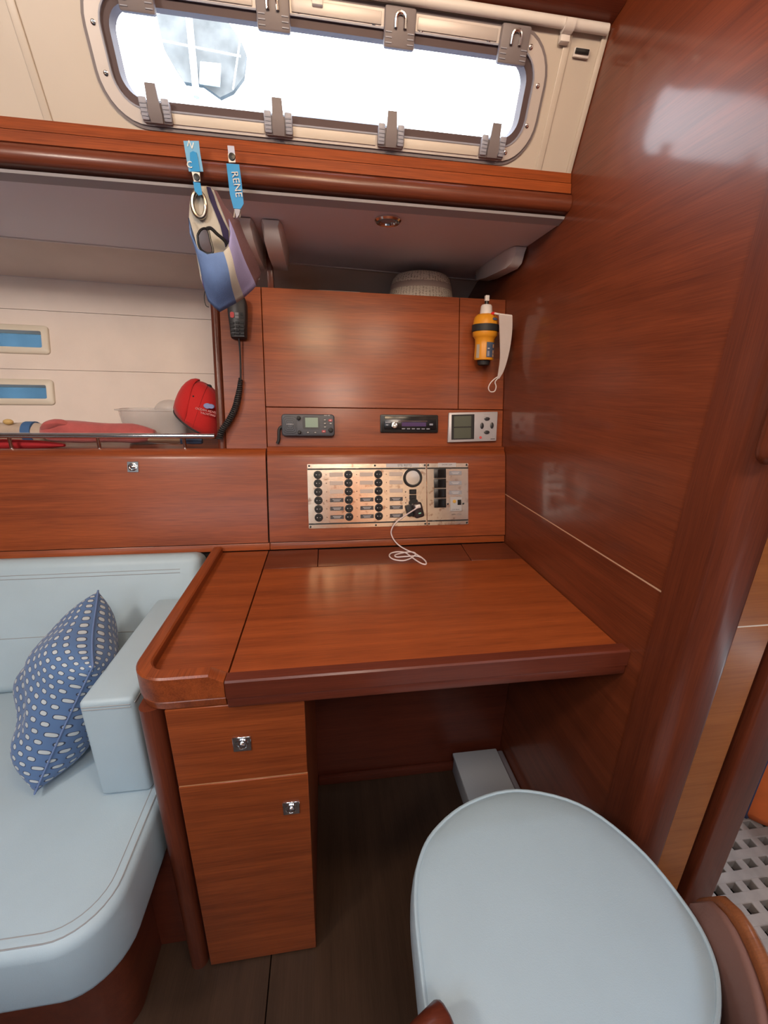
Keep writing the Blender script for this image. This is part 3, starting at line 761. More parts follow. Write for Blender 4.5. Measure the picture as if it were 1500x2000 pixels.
for u, v in ((.150,PV1-.006),(PUD-.006,PV1-.006),(PUD+.005,PV1-.006),(PU1-.006,PV1-.006),(PU0+.006,PV0+.006),(.150,PV0+.006),(PUD-.006,PV0+.006),(PUD+.006,PV0+.006),(PU1-.006,PV0+.006),(.386,.119),(.438,.119)):
    copy_part(s0, SP(u,v)-SP(PU0+.006,PV1-.006))
def lab_mat(n_, c): return plain(n_, c, .5)
LW, LG = lab_mat('label_clear',(.52,.43,.38)), lab_mat('label_dark',(.06,.055,.06))
INK = plain('white_ink',(.62,.60,.60),.6); INKD = plain('dark_ink',(.06,.06,.06),.6)
rows = [.217,.191,.1645,.138,.1115,.0850]; cols = [-.028,.066,.160]
f0 = SP.at(cols[0],rows[0],PN)
bz = build('round_switch', MB().lathe(f0,[(.0128,0),(.0128,.0028),(.0118,.0036),(.0105,.0036),(.0102,.0022),(.0001,.0022)],28,caps=False), BLK, sp, loc=f0.O)
rk = MB(); rs = []
for uu, hh in ((-.0098,.0062),(-.005,.0046),(0,.0036),(.005,.0030),(.0098,.0030)):
    hv = math.sqrt(max(.0104**2-uu**2,1e-6)); rs.append([f0(uu,-hv,.002),f0(uu,hv,.002),f0(uu,hv,hh),f0(uu,-hv,hh)])
rk.loft(rs, caps=True); build('rocker', rk, BLK, bz, smooth=60)
mk = MB(); mk.box(f0,.0028,.0062,-.0004,.0004,.0031,.0036); mk.loft([[f0(-.0045+.0018*math.cos(a)*k,.0018*math.sin(a)*k,.0050) for a in [i*math.pi/5 for i in range(10)]] for k in (1,.6)])
build('switch_mark', mk, INK, bz)
lf = SP.at(cols[0]+.0565,rows[0],PN)
fi_ = MB()
lb_c = build('label_plate', MB().box(lf,-.0210,.0210,-.0062,.0062,0,.0010,.0004,1), LW, sp, loc=lf.O)
lb_d = build('label_plate', MB().box(lf,-.0210,.0210,-.0062,.0062,0,.0010,.0004,1), LG, sp, loc=lf.O)
build('label_lettering', MB().box(lf,-.013,.013,.0012,.0026,.0010,.0013).box(lf,-.010,.010,-.0028,-.0014,.0010,.0013), INK, lb_d)
ledf = SP.at(cols[0]+.0255,rows[0],PN)
led = build('indicator', MB().lathe(ledf,[(.0016,0),(.0014,.0008),(.0001,.001)],8,caps=False), plain('indicator_red',(.12,.05,.03),.3), sp, loc=ledf.O)
for ci, cu_ in enumerate(cols):
    for ri, rv in enumerate(rows):
        d = SP(cu_,rv)-SP(cols[0],rows[0])
        if ci or ri:
            copy_part(bz, d); copy_part(led, d)
        if ri >= 3:
            if (ci,ri) != (0,3): copy_part(lb_d, d)
        elif ci or ri: copy_part(lb_c, d)
lb_d.location += SP(cols[0],rows[3])-SP(cols[0],rows[0])
# gauge
gf = SP.at(.270,.205,PN)
build('round_gauge', MB().lathe(gf,[(.0305,0),(.0305,.006),(.028,.009),(.0235,.009),(.0225,.0055)],40,caps=False), BLK, sp)
build('gauge_face', MB().lathe(gf,[(.0226,.0055),(.0222,.0060),(.0001,.0064)],40,caps=False), plain('gauge_steel',(.72,.68,.64),.22,metal=1), sp)
for v in (.160,.1425):
    f = SP.at(.2705,v,PN); o = build('small_rocker', MB().box(f,-.0115,.0115,-.0080,.0080,0,.003,.001,1).box(f,-.0075,.0075,-.0055,.0055,.003,.0055,.001,1), BLK, sp)
for v in (.160,.1425,.125):
    f = SP.at(.247,v,PN); build('indicator', MB().lathe(f,[(.002,0),(.0016,.001),(.0001,.0012)],8,caps=False), BLKM, sp)
mk = MB()
for u, v in ((.292,.160),(.292,.142),(.300,.132)): mk.tube([SP(u+.003*math.cos(a),v+.003*math.sin(a),PN+.0002) for a in [i*math.pi/6 for i in range(12)]],.0002,4,closed=True)
build('symbol_ring', mk, INKD, sp)
# four big rockers
f = SP.at(.360,.2175,PN)
br = build('rocker_switch', MB().box(f,-.0195,.0195,-.0150,.0150,0,.005,.0015,2), BLK, sp, loc=f.O)
m = MB(); m.loft([[f(u,-.0115,.004),f(u,.0115,.004),f(u,.0115,h_),f(u,-.0115,h_)] for u,h_ in ((-.008,.010),(-.002,.008),(.004,.0062),(.013,.0062))],caps=True)
build('rocker', m, plain('gloss_black',(.01,.01,.01),.12), br)
for v in (.1860,.1540,.1225): copy_part(br, SP(.360,v)-SP(.360,.2175))
for i, v in enumerate((.2185,.1865,.1555)):
    f = SP.at(.4115,v,PN); b_ = build('label_plate', MB().box(f,-.0210,.0210,-.0062,.0062,0,.001,.0004,1), plain('label_grey',(.30,.30,.34),.5), sp)
    build('label_lettering', MB().box(f,-.013,.013,.0012,.0026,.0010,.0013).box(f,-.010,.010,-.0028,-.0014,.0010,.0013), INK, b_)
f = SP.at(.4125,.118,PN)
bk = build('circuit_breaker', MB().box(f,-.0190,.0190,-.0230,.0230,0,.006,.001,1), plain('breaker_grey',(.42,.41,.42),.5), sp)
build('breaker_lever', MB().box(f,.004,.016,-.003,.014,.006,.0075,.0008,1).box(f,.006,.014,.004,.009,.0075,.014,.001,1), BLK, bk)
build('test_button', MB().lathe(f.at(-.0065,.009,.006),[(.0055,0),(.0055,.002),(.0001,.0022)],16,caps=False), plain('yellow_button',(.60,.36,.08),.4), bk)
text('breaker_lettering','C16 30mA',f.at(-.002,-.0175,.0061),.0055,INKD,bk)
# tape labels
tp = build('tape_label', MB().box(SP,.186,.292,.2385,.2500,PN,PN+.0004), plain('white_tape',(.55,.54,.56),.5), sp)
text('tape_lettering','STE 90772',SP.at(.245,.2440,PN+.0004),.0105,INKD,tp,.0003)
tp = build('tape_label', MB().box(SP,.354,.414,.2385,.2515,PN,PN+.0004), plain('clear_tape',(.50,.49,.51),.5), sp)
text('tape_lettering','SHORE 220V',SP.at(.384,.2455,PN+.0004),.0062,INKD,tp,.0003)
ln = MB()
for u0_, v_ in ((PU0+.010,.0650),(PUD+.010,.0650)): ln.box(SP,u0_,u0_+.022,v_-.0016,v_+.0016,PN,PN+.0002)
text('maker_lettering','VDO',SP.at(PU0+.020,.0650,PN+.0004),.0050,INK,sp,.0002)
text('maker_lettering','VDO',SP.at(PUD+.022,.0650,PN+.0004),.0050,INK,sp,.0002)
text('plate_lettering','220V - 50Hz',SP.at(.415,.084,PN),.0062,INKD,sp,.0002)
# charger plugged in the twelve volt socket
ch = thing('usb_charger','black car charger with white cable plugged in switch panel','charger',SP(.272,.11,.01))
CF = SP.at(.272,.125,PN)
build('socket_collar', MB().lathe(CF,[(.0150,0),(.0150,.005),(.013,.008),(.010,.008)],24), BLK, ch)
cf2 = Frame(SP(.268,.112,PN+.008), SP.U+SP.V*.25, SP.V-SP.U*.25)
build('flap', MB().box(cf2.at(-.010,-.006,-.004),-.012,.010,-.022,.016,0,.010,.004,2), BLKM, ch)
chb = build('body', MB().box(cf2.at(.011,-.012,.0),-.0155,.0155,-.025,.024,0,.026,.007,3), plain('charger_brown_black',(.035,.024,.026),.3), ch)
build('usb_plug', MB().box(cf2.at(.010,.000,.026),-.008,.008,-.0055,.0055,0,.012,.002), WPL, ch)
build('led_light', MB().box(cf2.at(.012,-.024,.024),-.004,.004,.0,.003,0,.0025,.0005), plain('led_green',(.3,.8,.6),.3), ch)
c0 = cf2.at(.010,.000,.026)(0,0,.012)
pts = [c0, c0-SP.V*.004-SP.U*.006+SP.N*.006]
def spq(px_, py_, n_): return SP(*SP.px(px_,py_,n_), n_)
for q, n_ in (((790,1008),.030),((772,1022),.018),((764,1038),.006)): pts.append(spq(*q,n_))
for q in ((768,1052),(778,1064)): pts.append(spq(*q,.006))
for q in ((792,1073),(808,1080),(822,1088),(831,1096),(832,1102),(824,1101),(812,1094),(800,1085),(790,1079),(775,1078),(763,1081),(761,1087),(770,1093),(788,1095),(803,1090),(812,1082),(803,1078),(786,1080),(772,1084),(775,1088),(792,1087),(812,1086),(824,1089)):
    pts.append(on(*q,2,TZ+.0025))
def smooth_path(p, k=5):
    out = []
    for i in range(len(p)-1):
        a, b, c, d = p[max(i-1,0)], p[i], p[i+1], p[min(i+2,len(p)-1)]
        for j in range(k):
            t = j/k; out.append(.5*((2*b)+(c-a)*t+(2*a-5*b+4*c-d)*t*t+(3*b-a-3*c+d)*t**3))
    out.append(p[-1]); return out
build('cable', MB().tube(smooth_path(pts),.0021,8), plain('white_cable',(.72,.62,.62),.45), ch)

# ================================================================= VHF RADIO
GB = plain('blue_grey_plastic',(.052,.055,.070),.45)
LCD = plain('green_lcd',(.20,.29,.22),.3)
vr = thing('marine_radio','dark grey fixed radio with green screen left on cabinet face','radio',DP(-.055,.06))
u0,v1 = DP.px(549,808,.02); u1,v0 = DP.px(654,852,.02); vr_l = (u0,u1,v0,v1)
uw, vh = u1-u0, v1-v0
m = MB(); m.prism(DP, rrect(u0,u1,v0,v1,.010,5), 0,.020,.004,3,'top'); build('body', m, GB, vr)
VF = DP.at(u0,v1,.0202)
def vq(a, b): return (a*uw, -b*vh)
rg_ = MB()
for k in (1,.78,.56,.36):
    cx_, cy_ = vq(.155,.5); rg_.tube([VF(cx_+px_,cy_+py_,0) for px_,py_ in rrect(-.020*k,.020*k,-.025*k,.025*k,.010*k,4)],.0005,4,closed=True)
build('speaker_grille', rg_, BLKM, vr)
build('screen_bezel', MB().prism(VF, rrect(*[vq(.395,0)[0],vq(.72,0)[0]],vq(0,.68)[1],vq(0,.10)[1],.006,4),-.001,.0012), BLK, vr)
build('screen', MB().box(VF,vq(.445,0)[0],vq(.685,0)[0],vq(0,.60)[1],vq(0,.17)[1],.0012,.0018), LCD, vr)
for a, b, r_ in ((.325,.19,.0062),(.33,.83,.0055),(.925,.72,.0072)):
    f = VF.at(*vq(a,b)); build('knob', MB().lathe(f,[(r_,0),(r_*.9,.009),(r_*.7,.010),(.0001,.010)],20,caps=False), BLKM, vr)
for a, b, c in ((.815,.26,INK),(.92,.28,'r'),(.815,.42,INK),(.925,.42,INK),(.815,.58,INK),(.49,.83,INK),(.63,.83,INK),(.79,.78,'r')):
    f = VF.at(*vq(a,b)); red = plain('red_key',(.38,.03,.04),.5) if c == 'r' else BLK
    w_ = .005 if c != 'r' else .0058
    kk = build('key', MB().prism(f, rrect(-w_,w_,-.0035,.0035,.002,3),0,.0015), red, vr)
    build('key_mark', MB().box(f,-.0026,.0026,-.0009,.0009,.0015,.0018), INK, kk)
text('radio_lettering','RAY 49E',VF.at(*vq(.86,.06)),.0050,INK,vr,.0002)
text('radio_lettering','RAYMARINE',VF.at(*vq(.16,.47)),.0040,INK,vr,.0002)
hk = MB(); p0_ = DP(u0,v0+.03,.008)
hk.tube(smooth_path([p0_, DP(u0-.008,v0+.022,.010), DP(u0-.010,v0+.006,.010), DP(u0-.011,v0-.010,.009), DP(u0-.016,v0-.022,.008)]),.0048,8); build('cable', hk, BLKM, vr)

# handset with coiled cord
hs = thing('radio_handset','black radio handset with red button and coiled cord','handset',DP(-.255,.37))
HFm = DP.at(*DP.px(463,622,.03)); HFm = Frame(HFm.O, DP.U, DP.V)
hh, hw = .068,.026
rings = []
for v, w_, n1 in ((-.052,.015,.020),(-.049,.022,.026),(-.020,.0235,.028),(.0,.025,.030),(.02,.0265,.032),(.045,.0265,.034),(.062,.022,.032)):
    rings.append([HFm(a,b,c) for a,b,c in ((-w_,v,.006),(-w_,v,n1-.006),(-w_+.005,v,n1),(w_-.005,v,n1),(w_,v,n1-.006),(w_,v,.006))])
m = MB(); m.loft(rings,caps=True); build('body', m, plain('handset_black',(.035,.033,.036),.45), hs, smooth=50)
build('hanger', MB().box(HFm,-.008,.008,-.012,.02,0,.008), BLKM, hs)
kp = MB(); f = HFm.at(0,0,.0285)
for i in range(3):
    for j in range(4): kp.box(f,-.0195+.0135*i,-.0085+.0135*i,-.046+.010*j+.001*i,-.0395+.010*j+.001*i,-.001,.0018,.0008,1)
kb_ = build('keypad', kp, BLKM, hs); kb_['kind'] = 'stuff'
build('red_button', MB().prism(HFm.at(-.013,.009,.0305), rrect(-.0055,.0055,-.008,.008,.004,3),0,.0018), plain('red_button',(.55,.05,.05),.4), hs)
build('grey_button', MB().box(HFm.at(.0,.013,.0305),-.005,.005,-.004,.003,0,.0015).box(HFm.at(.0,.004,.0305),-.005,.005,-.004,.003,0,.0015), plain('grey_key',(.25,.25,.26),.5), hs)
build('arrow_button', MB().box(HFm.at(.014,.013,.0310),-.004,.004,-.004,.003,0,.0015).box(HFm.at(.014,.004,.0305),-.004,.004,-.004,.003,0,.0015), BLK, hs)
def dq(px_, py_, n_): return DP(*DP.px(px_,py_,n_), n_)
cordp = smooth_path([dq(466,652,.018),dq(467,664,.016),dq(469,690,.012),dq(470,718,.011),dq(470,742,.013)])
build('cord', MB().tube(cordp,.0026,8), BLKM, hs)
ax_ = smooth_path([dq(470,740,.013),dq(467,765,.014),dq(460,795,.018),dq(448,820,.022),dq(434,840,.024),dq(428,858,.024)],40)
coil = []; L = 0
for i, p in enumerate(ax_):
    t = (ax_[min(i+1,len(ax_)-1)]-ax_[max(i-1,0)]).normalized(); a = t.orthogonal().normalized() if i==0 else (a-t*a.dot(t)).normalized(); b = t.cross(a)
    L += (p-ax_[i-1]).length if i else 0
    rad = .0040+.0035*min(1,i/60); ph = L/.0062*2*math.pi
    coil.append((p,a.copy(),b,rad,ph))
fine = []
for (p,a1,b1,r1_,ph1),(q,a2,b2,r2_,ph2) in zip(coil,coil[1:]):
    for k in range(4):
        t = k/4; fine.append(p.lerp(q,t)+(a1.lerp(a2,t)*math.cos(ph1+(ph2-ph1)*t)+b1.lerp(b2,t)*math.sin(ph1+(ph2-ph1)*t))*(r1_+(r2_-r1_)*t))
build('coiled_cord', MB().tube(fine,.0026,6), BLKM, hs)

# car stereo
cs = thing('car_stereo','black car stereo with silver knob set in cabinet face','stereo',DP(.27,.07))
a0, b1 = DP.px(743,809,.01); a1, b0_ = DP.px(856,845,.01)
build('bezel', MB().prism(DP, rrect(a0,a1,b0_,b1,.004,3),0,.008,.002,2,'top'), BLK, cs)
f = DP.at(a0,b1,.008); sw, sh = a1-a0, b1-b0_
build('face', MB().box(f,.012,sw-.008,-sh+.010,-.006,0,.005,.002,2), plain('stereo_face',(.012,.011,.013),.2), cs)
build('volume_knob', MB().lathe(f.at(.23*sw,-.62*sh,.005),[(.0100,0),(.0095,.009),(.006,.010),(.0001,.009)],28,caps=False), CHROME, cs)
build('display', MB().box(f,.36*sw,.80*sh*0+.78*sw,-.66*sh,-.44*sh,.005,.0055), plain('purple_display',(.075,.035,.13),.2), cs)
build('silver_strip', MB().tube([f(.30*sw,-.40*sh,.0058),f(.38*sw,-.37*sh,.0058),f(.80*sw,-.37*sh,.0058)],.0012,6), CHROME, cs)
kk = MB()
for i in range(6): kk.box(f,(.36+.085*i)*sw,(.42+.085*i)*sw,-.83*sh,-.77*sh,.005,.0065,.0005,1)
build('preset_keys', kk, GREYL, cs)
build('side_keys', MB().box(f,.08*sw,.17*sw,-.48*sh,-.42*sh,.005,.0062).box(f,.09*sw,.13*sw,-.62*sh,-.56*sh,.005,.0062).box(f,.84*sw,.90*sw,-.60*sh,-.50*sh,.005,.0062), GREYL, cs)
# silver remote / weather station
rm = thing('display_controller','silver controller with two grey screens and four oval buttons','controller',DP(.48,.02))
c00 = DP.px(873,864,.012); c10 = DP.px(968,863,.012); c11 = DP.px(972,804,.012); c01 = DP.px(877,806,.012)
RF = Frame(DP(c01[0],c01[1],.014), DP.U*(c11[0]-c01[0])+DP.V*(c11[1]-c01[1]), DP.V)
rw = (Vec(c11)-Vec(c01)).length; rh = c01[1]-c00[1]
SILV = plain('silver_plastic',(.50,.49,.52),.35,metal=.2)
build('case', MB().prism(RF,[(-.003,-rh),(rw-.003,-rh),(rw,0),(0,0)],-.012,0,.002,2), SILV, rm)
build('screen_bezel', MB().box(RF,.008,.085,-rh+.008,-.007,0,.0015,.0006,1), BLKM, rm)
GL_ = plain('grey_green_lcd',(.085,.095,.07),.3)
build('upper_screen', MB().box(RF,.016,.074,-rh*.48,-.012,.0015,.002), GL_, rm)
build('lower_screen', MB().box(RF,.016,.074,-rh*.88,-rh*.52,.0015,.002), GL_, rm)
bt = MB().lathe(RF.at(rw*.775,-rh*.47+.021,0),[(.0092,0),(.0085,.003),(.006,.004),(.0001,.004)],20,1,.72,caps=False)
rmf = RF.at(rw*.775,-rh*.47,0)
for i,(du_,dv_) in enumerate(((0,.0215),(0,-.0215),(-.017,0),(.017,0))):
    v_ = i < 2
    build('oval_button', MB().lathe(rmf.at(du_,dv_),[(.0092,0),(.0088,.003),(.006,.004),(.0001,.004)],20,1 if v_ else .62,.62 if v_ else 1.1,caps=False), plain('button_black',(.03,.03,.035),.3), rm)
build('red_power_button', MB().lathe(RF.at(rw*.65,-rh*.87,0),[(.0045,0),(.004,.002),(.0001,.002)],16,caps=False), plain('red_mark',(.62,.10,.10),.4), rm)
text('case_lettering','-----------\n-----------\n-----------',RF.at(rw*.775,-.014,0),.006,GREYP,rm,.0002)
build('maker_badge', MB().box(RF,rw*.86,rw*.95,-rh*.95,-rh*.91,0,.0008), GREYP, rm)

# ================================================================= EMERGENCY BEACON
YEL = plain('yellow_plastic',(.72,.30,.02),.38)
eb = thing('emergency_beacon','yellow distress beacon with black band on the cabinet right stile','beacon',(.50,1.30,1.27))
pt_ = on(957,708,1,1.295); pb_ = on(954,630,1,1.315)
EF = Frame((.4985,1.300,1.300),(1,0,0),(0,1,-.02),(.01,.13,1))
build('body', MB().lathe(EF,[(.020,-.006),(.029,-.005),(.0305,.0),(.0290,.040),(.0300,.056),(.034,.062),(.0375,.066),(.0385,.078)],28), YEL, eb)
build('band', MB().lathe(EF,[(.0385,.078),(.0415,.079),(.0415,.098),(.0385,.099)],28), BLKM, eb)
build('dome', MB().lathe(EF,[(.0385,.099),(.0375,.110),(.034,.122),(.026,.129),(.012,.132),(.002,.132)],28), YEL, eb)
build('antenna_cap', MB().lathe(EF,[(.0195,.129),(.019,.135),(.017,.153),(.014,.157),(.002,.158)],20), WPL, eb)
build('red_lamp', MB().ball(EF(.012,-.028,.128),(.008,.007,.005),12,6), plain('red_lens',(.7,.03,.03),.3), eb)
build('strobe', MB().lathe(EF,[(.006,.157),(.006,.168),(.001,.168)],12), BLK, eb)
build('tip', MB().box(EF.at(0,0,0),-.006,.006,-.006,.006,.168,.184,.001), WPL, eb)
build('base', MB().lathe(EF,[(.012,-.022),(.018,-.019),(.020,-.006)],20), BLKM, eb)
def wrap(a0, a1, h0, h1, r):
    mm = MB(); rs = []
    for i in range(9):
        a = math.radians(a0+(a1-a0)*i/8); rs.append([EF(r*math.cos(a),r*math.sin(a),h0),EF(r*math.cos(a),r*math.sin(a),h1)])
    mm.loft(rs,closed=False); return mm
lb = build('instruction_label', wrap(-98,-35,.002,.046,.0312), plain('blue_label',(.07,.10,.17),.5), eb)
build('label_print', wrap(-92,-80,.026,.029,.0316), INK, lb)
build('label_picture', wrap(-58,-45,.030,.040,.0317), plain('label_flesh',(.6,.35,.2),.5), lb)
build('label_picture', wrap(-58,-45,.013,.023,.0317), plain('label_flesh2',(.6,.35,.2),.5), lb)
build('label_picture', wrap(-58,-45,-.058+.061,.011,.0317), plain('label_flesh3',(.6,.35,.2),.5), lb)
build('label_print', wrap(-92,-80,.005,.020,.0316), GREYL, lb)
build('side_label', wrap(-160,-138,.0,.040,.0310), plain('grey_label',(.42,.36,.30),.5), eb)
build('brand_oval', MB().lathe(Frame(EF(.015,-.036,.112),(1,.3,0),(0,.3,1)),[(.009,0),(.0001,.0015)],16,1,.45,caps=False), plain('blue_oval',(.08,.10,.18),.4), eb)
build('holder', MB().box(W,.488,.512,1.328,1.352,1.300,1.36,.003), BLKM, eb)
# wrist strap: flat webbing
def ribbon(ptsl, ptsr, th, nrm=(0,-1,0)):
    m = MB(); n_ = Vec(nrm)*th
    rs = [[a,b,b+n_,a+n_] for a,b in zip(ptsl,ptsr)]
    m.loft(rs, caps=True); return m
SY = 1.262
L_p = [on(*q,1,SY) for q in ((974,613),(975,640),(976,670),(976,700),(973,725),(971,738))]
R_p = [on(*q,1,SY) for q in ((1000,616),(1000,640),(997,670),(991,700),(983,725),(974,740))]
build('wrist_strap', ribbon(smooth_path(L_p),smooth_path(R_p),.0025), plain('white_webbing',(.55,.48,.46),.8,bump=.3), eb)
build('strap_top', MB().tube([on(966,612,1,1.272),on(976,614,1,SY),on(999,617,1,SY)],.003,8), WPL, eb)
lp = smooth_path([on(*q,1,SY) for q in ((972,736),(966,740),(958,748),(954,758),(958,765),(966,764),(969,755),(967,746),(973,738))])
build('cord_loop', MB().tube(lp,.0017,6), WPL, eb)

# ================================================================= CEILING BITS
lt = thing('recessed_spotlight','round chrome recessed spotlight in the shelf ceiling','light',(.163,1.148,1.602))
f = Frame((.163,1.150,1.6024),(1,0,0),(0,-1,0),(0,0,-1))
build('bezel', MB().lathe(f,[(.033,0),(.033,.003),(.029,.007),(.021,.006),(.019,.001)],32,caps=False), CHROME, lt)
build('lens', MB().lathe(f,[(.0195,.0005),(.015,.004),(.0001,.006)],28,caps=False), plain('frosted_lens',(.30,.30,.33),.25), lt)
br_ = thing('ceiling_bracket','white moulded bracket under the shelf ceiling beside the bulkhead','bracket',(.56,1.42,1.60))
m = MB(); rs = []
for y, dz, xw in ((1.262,.012,.030),(1.275,.038,.036),(1.30,.046,.040),(1.45,.040,.046),(1.53,.030,.048),(1.545,.010,.044)):
    rs.append([(Vec((BX-.002-xw*1.15,y,1.5995))),Vec((BX-.002-xw,y,1.5995-dz)),Vec((BX-.006,y,1.5995-dz*1.0)),Vec((BX-.002,y,1.5995))])
m.loft(rs, caps=True); build('body', m, WPL, br_, smooth=50)
build('screw_cap', MB().box(W,.534,.545,1.5455,1.552,1.578,1.590,.002), GREYP, br_)
b2 = thing('ceiling_bracket','white moulded bracket pair under the shelf ceiling behind hanging pouch','bracket',(-.16,1.33,1.60))
for xa, xb in ((-.205,-.168),(-.150,-.098)):
    m = MB(); rs = []
    for y, dz, s_ in ((1.20,.012,.8),(1.225,.040,1),(1.30,.055,1),(1.42,.060,1),(1.47,.045,.9),(1.49,.012,.8)):
        cx_ = (xa+xb)/2; hw_ = (xb-xa)/2*s_
        rs.append([Vec((cx_-hw_,y,1.5995)),Vec((cx_-hw_*.8,y,1.5995-dz)),Vec((cx_+hw_*.8,y,1.5995-dz)),Vec((cx_+hw_,y,1.5995))])
    m.loft(rs, caps=True); build('moulded_lobe', m, WPL, b2, smooth=50)
tag(build('partition_post', MB().box(W,-.162,-.145,1.385,1.405,1.478,1.5985,.001), WDZ), 'narrow wooden partition post standing on the cabinet top','post')

# straw hat, papers, small things on the cabinet top
ht = thing('straw_hat','cream open weave straw hat on top of the upper cabinet','hat',(.352,1.53,1.477))
def straw():
    m, n, l, p = new_mat('woven_straw'); t = n.new('ShaderNodeTexCoord'); mp = n.new('ShaderNodeMapping'); mp.inputs['Scale'].default_value=(1,1,1)
    l.new(t.outputs['UV'], mp.inputs[0]); v = n.new('ShaderNodeTexVoronoi'); v.inputs['Scale'].default_value = 1; v.inputs['Randomness'].default_value = .35
    mp.inputs['Scale'].default_value = (62,22,1); l.new(mp.outputs[0], v.inputs['Vector'])
    r = n.new('ShaderNodeValToRGB'); l.new(v.outputs['Distance'], r.inputs[0]); r.color_ramp.elements[0].position=.20; r.color_ramp.elements[0].color=(.16,.10,.06,1); r.color_ramp.elements[1].position=.34; r.color_ramp.elements[1].color=(.66,.56,.45,1)
    l.new(r.outputs[0], p.inputs['Base Color']); p.inputs['Roughness'].default_value=.8
    b = n.new('ShaderNodeBump'); b.inputs['Strength'].default_value=.8; b.inputs['Distance'].default_value=.003; l.new(v.outputs['Distance'], b.inputs['Height']); l.new(b.outputs[0], p.inputs['Normal']); return m
STR = straw()
def hat_part(name, prof, mat, seg=48):
    m = MB(); uv = m.bm.loops.layers.uv.new('UVMap'); F = Frame((.340,1.54,1.477),(1,0,0),(0,1,0))
    rings = [[m.bm.verts.new(F(r*math.cos(2*math.pi*k/seg),r*.92*math.sin(2*math.pi*k/seg),h)) for k in range(seg)] for r,h in prof]
    for i,(A,B) in enumerate(zip(rings,rings[1:])):
        for k in range(seg):
            f = m.bm.faces.new((A[k],A[(k+1)%seg],B[(k+1)%seg],B[k]))
            for lp_, (a,b) in zip(f.loops, ((k,i),(k+1,i),(k+1,i+1),(k,i+1))): lp_[uv].uv = (a/seg, b/(len(prof)-1) if mat is STR else 0)
    return build(name, m, mat, ht, smooth=70)
hat_part('brim', [(.138,.0),(.137,.004),(.112,.006)], STR)
hat_part('crown', [(.116,.004),(.112,.030),(.108,.048)], STR)
hat_part('band', [(.108,.048),(.1085,.050),(.106,.064),(.104,.066)], plain('tan_band',(.36,.27,.23),.8))
hat_part('crown_top', [(.104,.066),(.099,.083),(.088,.095),(.068,.101),(.03,.104),(.001,.1045)], STR)
for n_, lab, cat, x, y, sx_, sy_, h, c in (('paper_stack','thin stack of white papers lying on the cabinet top','papers',.055,1.50,.15,.10,.022,(.62,.55,.52)),):
    pt = thing(n_, lab, cat, (x,y,1.477))
    for j in range(4): build('sheet', MB().box(W,x-sx_/2+.002*j,x+sx_/2-.003*j,y-sy_/2+.001*j,y+sy_/2,1.477+h*j/4,1.477+h*(j+1)/4-.0006), plain('paper',c,.8), pt)
tag(build('dark_cap', MB().ball((.035,1.44,1.470),(.05,.03,.022),20,8), BLKM), 'dark rounded object barely showing above the cabinet top edge','object')
cu = thing('small_bottle_cap','tiny white cap on cabinet top between hat and beacon','cap',(.425,1.415,1.4765))
build('cap', MB().lathe(Frame((.425,1.415,1.4765),(1,0,0),(0,1,0)),[(.006,0),(.006,.010),(.005,.011)],14), WPL, cu)

# ================================================================= SHELF CLUTTER
SHZ = 1.0105
def blob(name, mb, mat, **k): return build(name, mb, mat, **k)
# pink towel bundle: lumpy roll
def roll(pts, radii, flat, seg=20, wr=.12, seed=1):
    rnd = random.Random(seed); ph = [rnd.uniform(0,6) for _ in range(6)]
    P = smooth_path([Vec(p) for p in pts],6); n = len(P); m = MB(); rs = []
    R = []
    for i in range(n):
        t = i/(n-1)*(len(radii)-1); a = int(t); b = min(a+1,len(radii)-1); R.append(radii[a]+(radii[b]-radii[a])*(t-a))
    for i, p in enumerate(P):
        t = (P[min(i+1,n-1)]-P[max(i-1,0)]).normalized(); s_ = t.cross(Vec((0,0,1))).normalized(); u_ = s_.cross(t)
        r_ = []
        for k in range(seg):
            a = 2*math.pi*k/seg; rr_ = R[i]*(1+wr*math.sin(3*a+ph[0]+i*.35)*.5+wr*math.sin(5*a+i*.22+ph[1])*.4+wr*math.sin(i*.6+ph[2])*.6)
            r_.append(p+s_*math.cos(a)*rr_+u_*math.sin(a)*rr_*flat)
        rs.append(r_)
    m.loft(rs, caps=True); return m
TOW = plain('faded_red_cloth',(.44,.095,.09),.9,noise=.15,nscale=25,bump=.5,bscale=120,sheen=.3)
def shp(q, y, dz=0): 
    p = on(*q,1,y); return Vec((p.x,p.y,p.z+dz))
tw = thing('folded_towel','faded red towel bundled on the shelf behind guard rail','towel',(-.65,1.40,SHZ))
build('cloth', roll([shp((84,846),1.40),shp((110,843),1.40),shp((180,844),1.40),shp((250,846),1.40),shp((303,849),1.40)],[.014,.036,.034,.033,.031,.016],.95,seed=3,wr=.09), TOW, tw, smooth=70)
build('fold', roll([shp((82,838),1.385),shp((100,829),1.38),shp((120,826),1.38),shp((138,832),1.39)],[.008,.017,.018,.013,.006],.75,seed=5), TOW, tw, smooth=70)
rd = thing('red_cloth','bright red cloth lying low behind guard rail at left','cloth',(-.95,1.335,SHZ))
build('cloth', roll([(-1.12,1.335,SHZ+.014),(-1.0,1.335,SHZ+.016),(-.88,1.335,SHZ+.015),(-.78,1.335,SHZ+.011)],[.006,.017,.018,.015,.006],.75,seed=8), plain('bright_red_cloth',(.42,.02,.025),.85,noise=.1), rd, smooth=70)
pz = thing('rolled_bag','cream canvas roll with blue strap at shelf left end','bag',(-1.05,1.44,SHZ))
build('roll', roll([shp((-60,846),1.44),shp((0,845),1.44),shp((50,845),1.44),shp((92,846),1.44)],[.012,.032,.034,.033,.028],.95,seed=11,wr=.07), plain('cream_canvas',(.50,.40,.32),.85,noise=.1), pz, smooth=70)
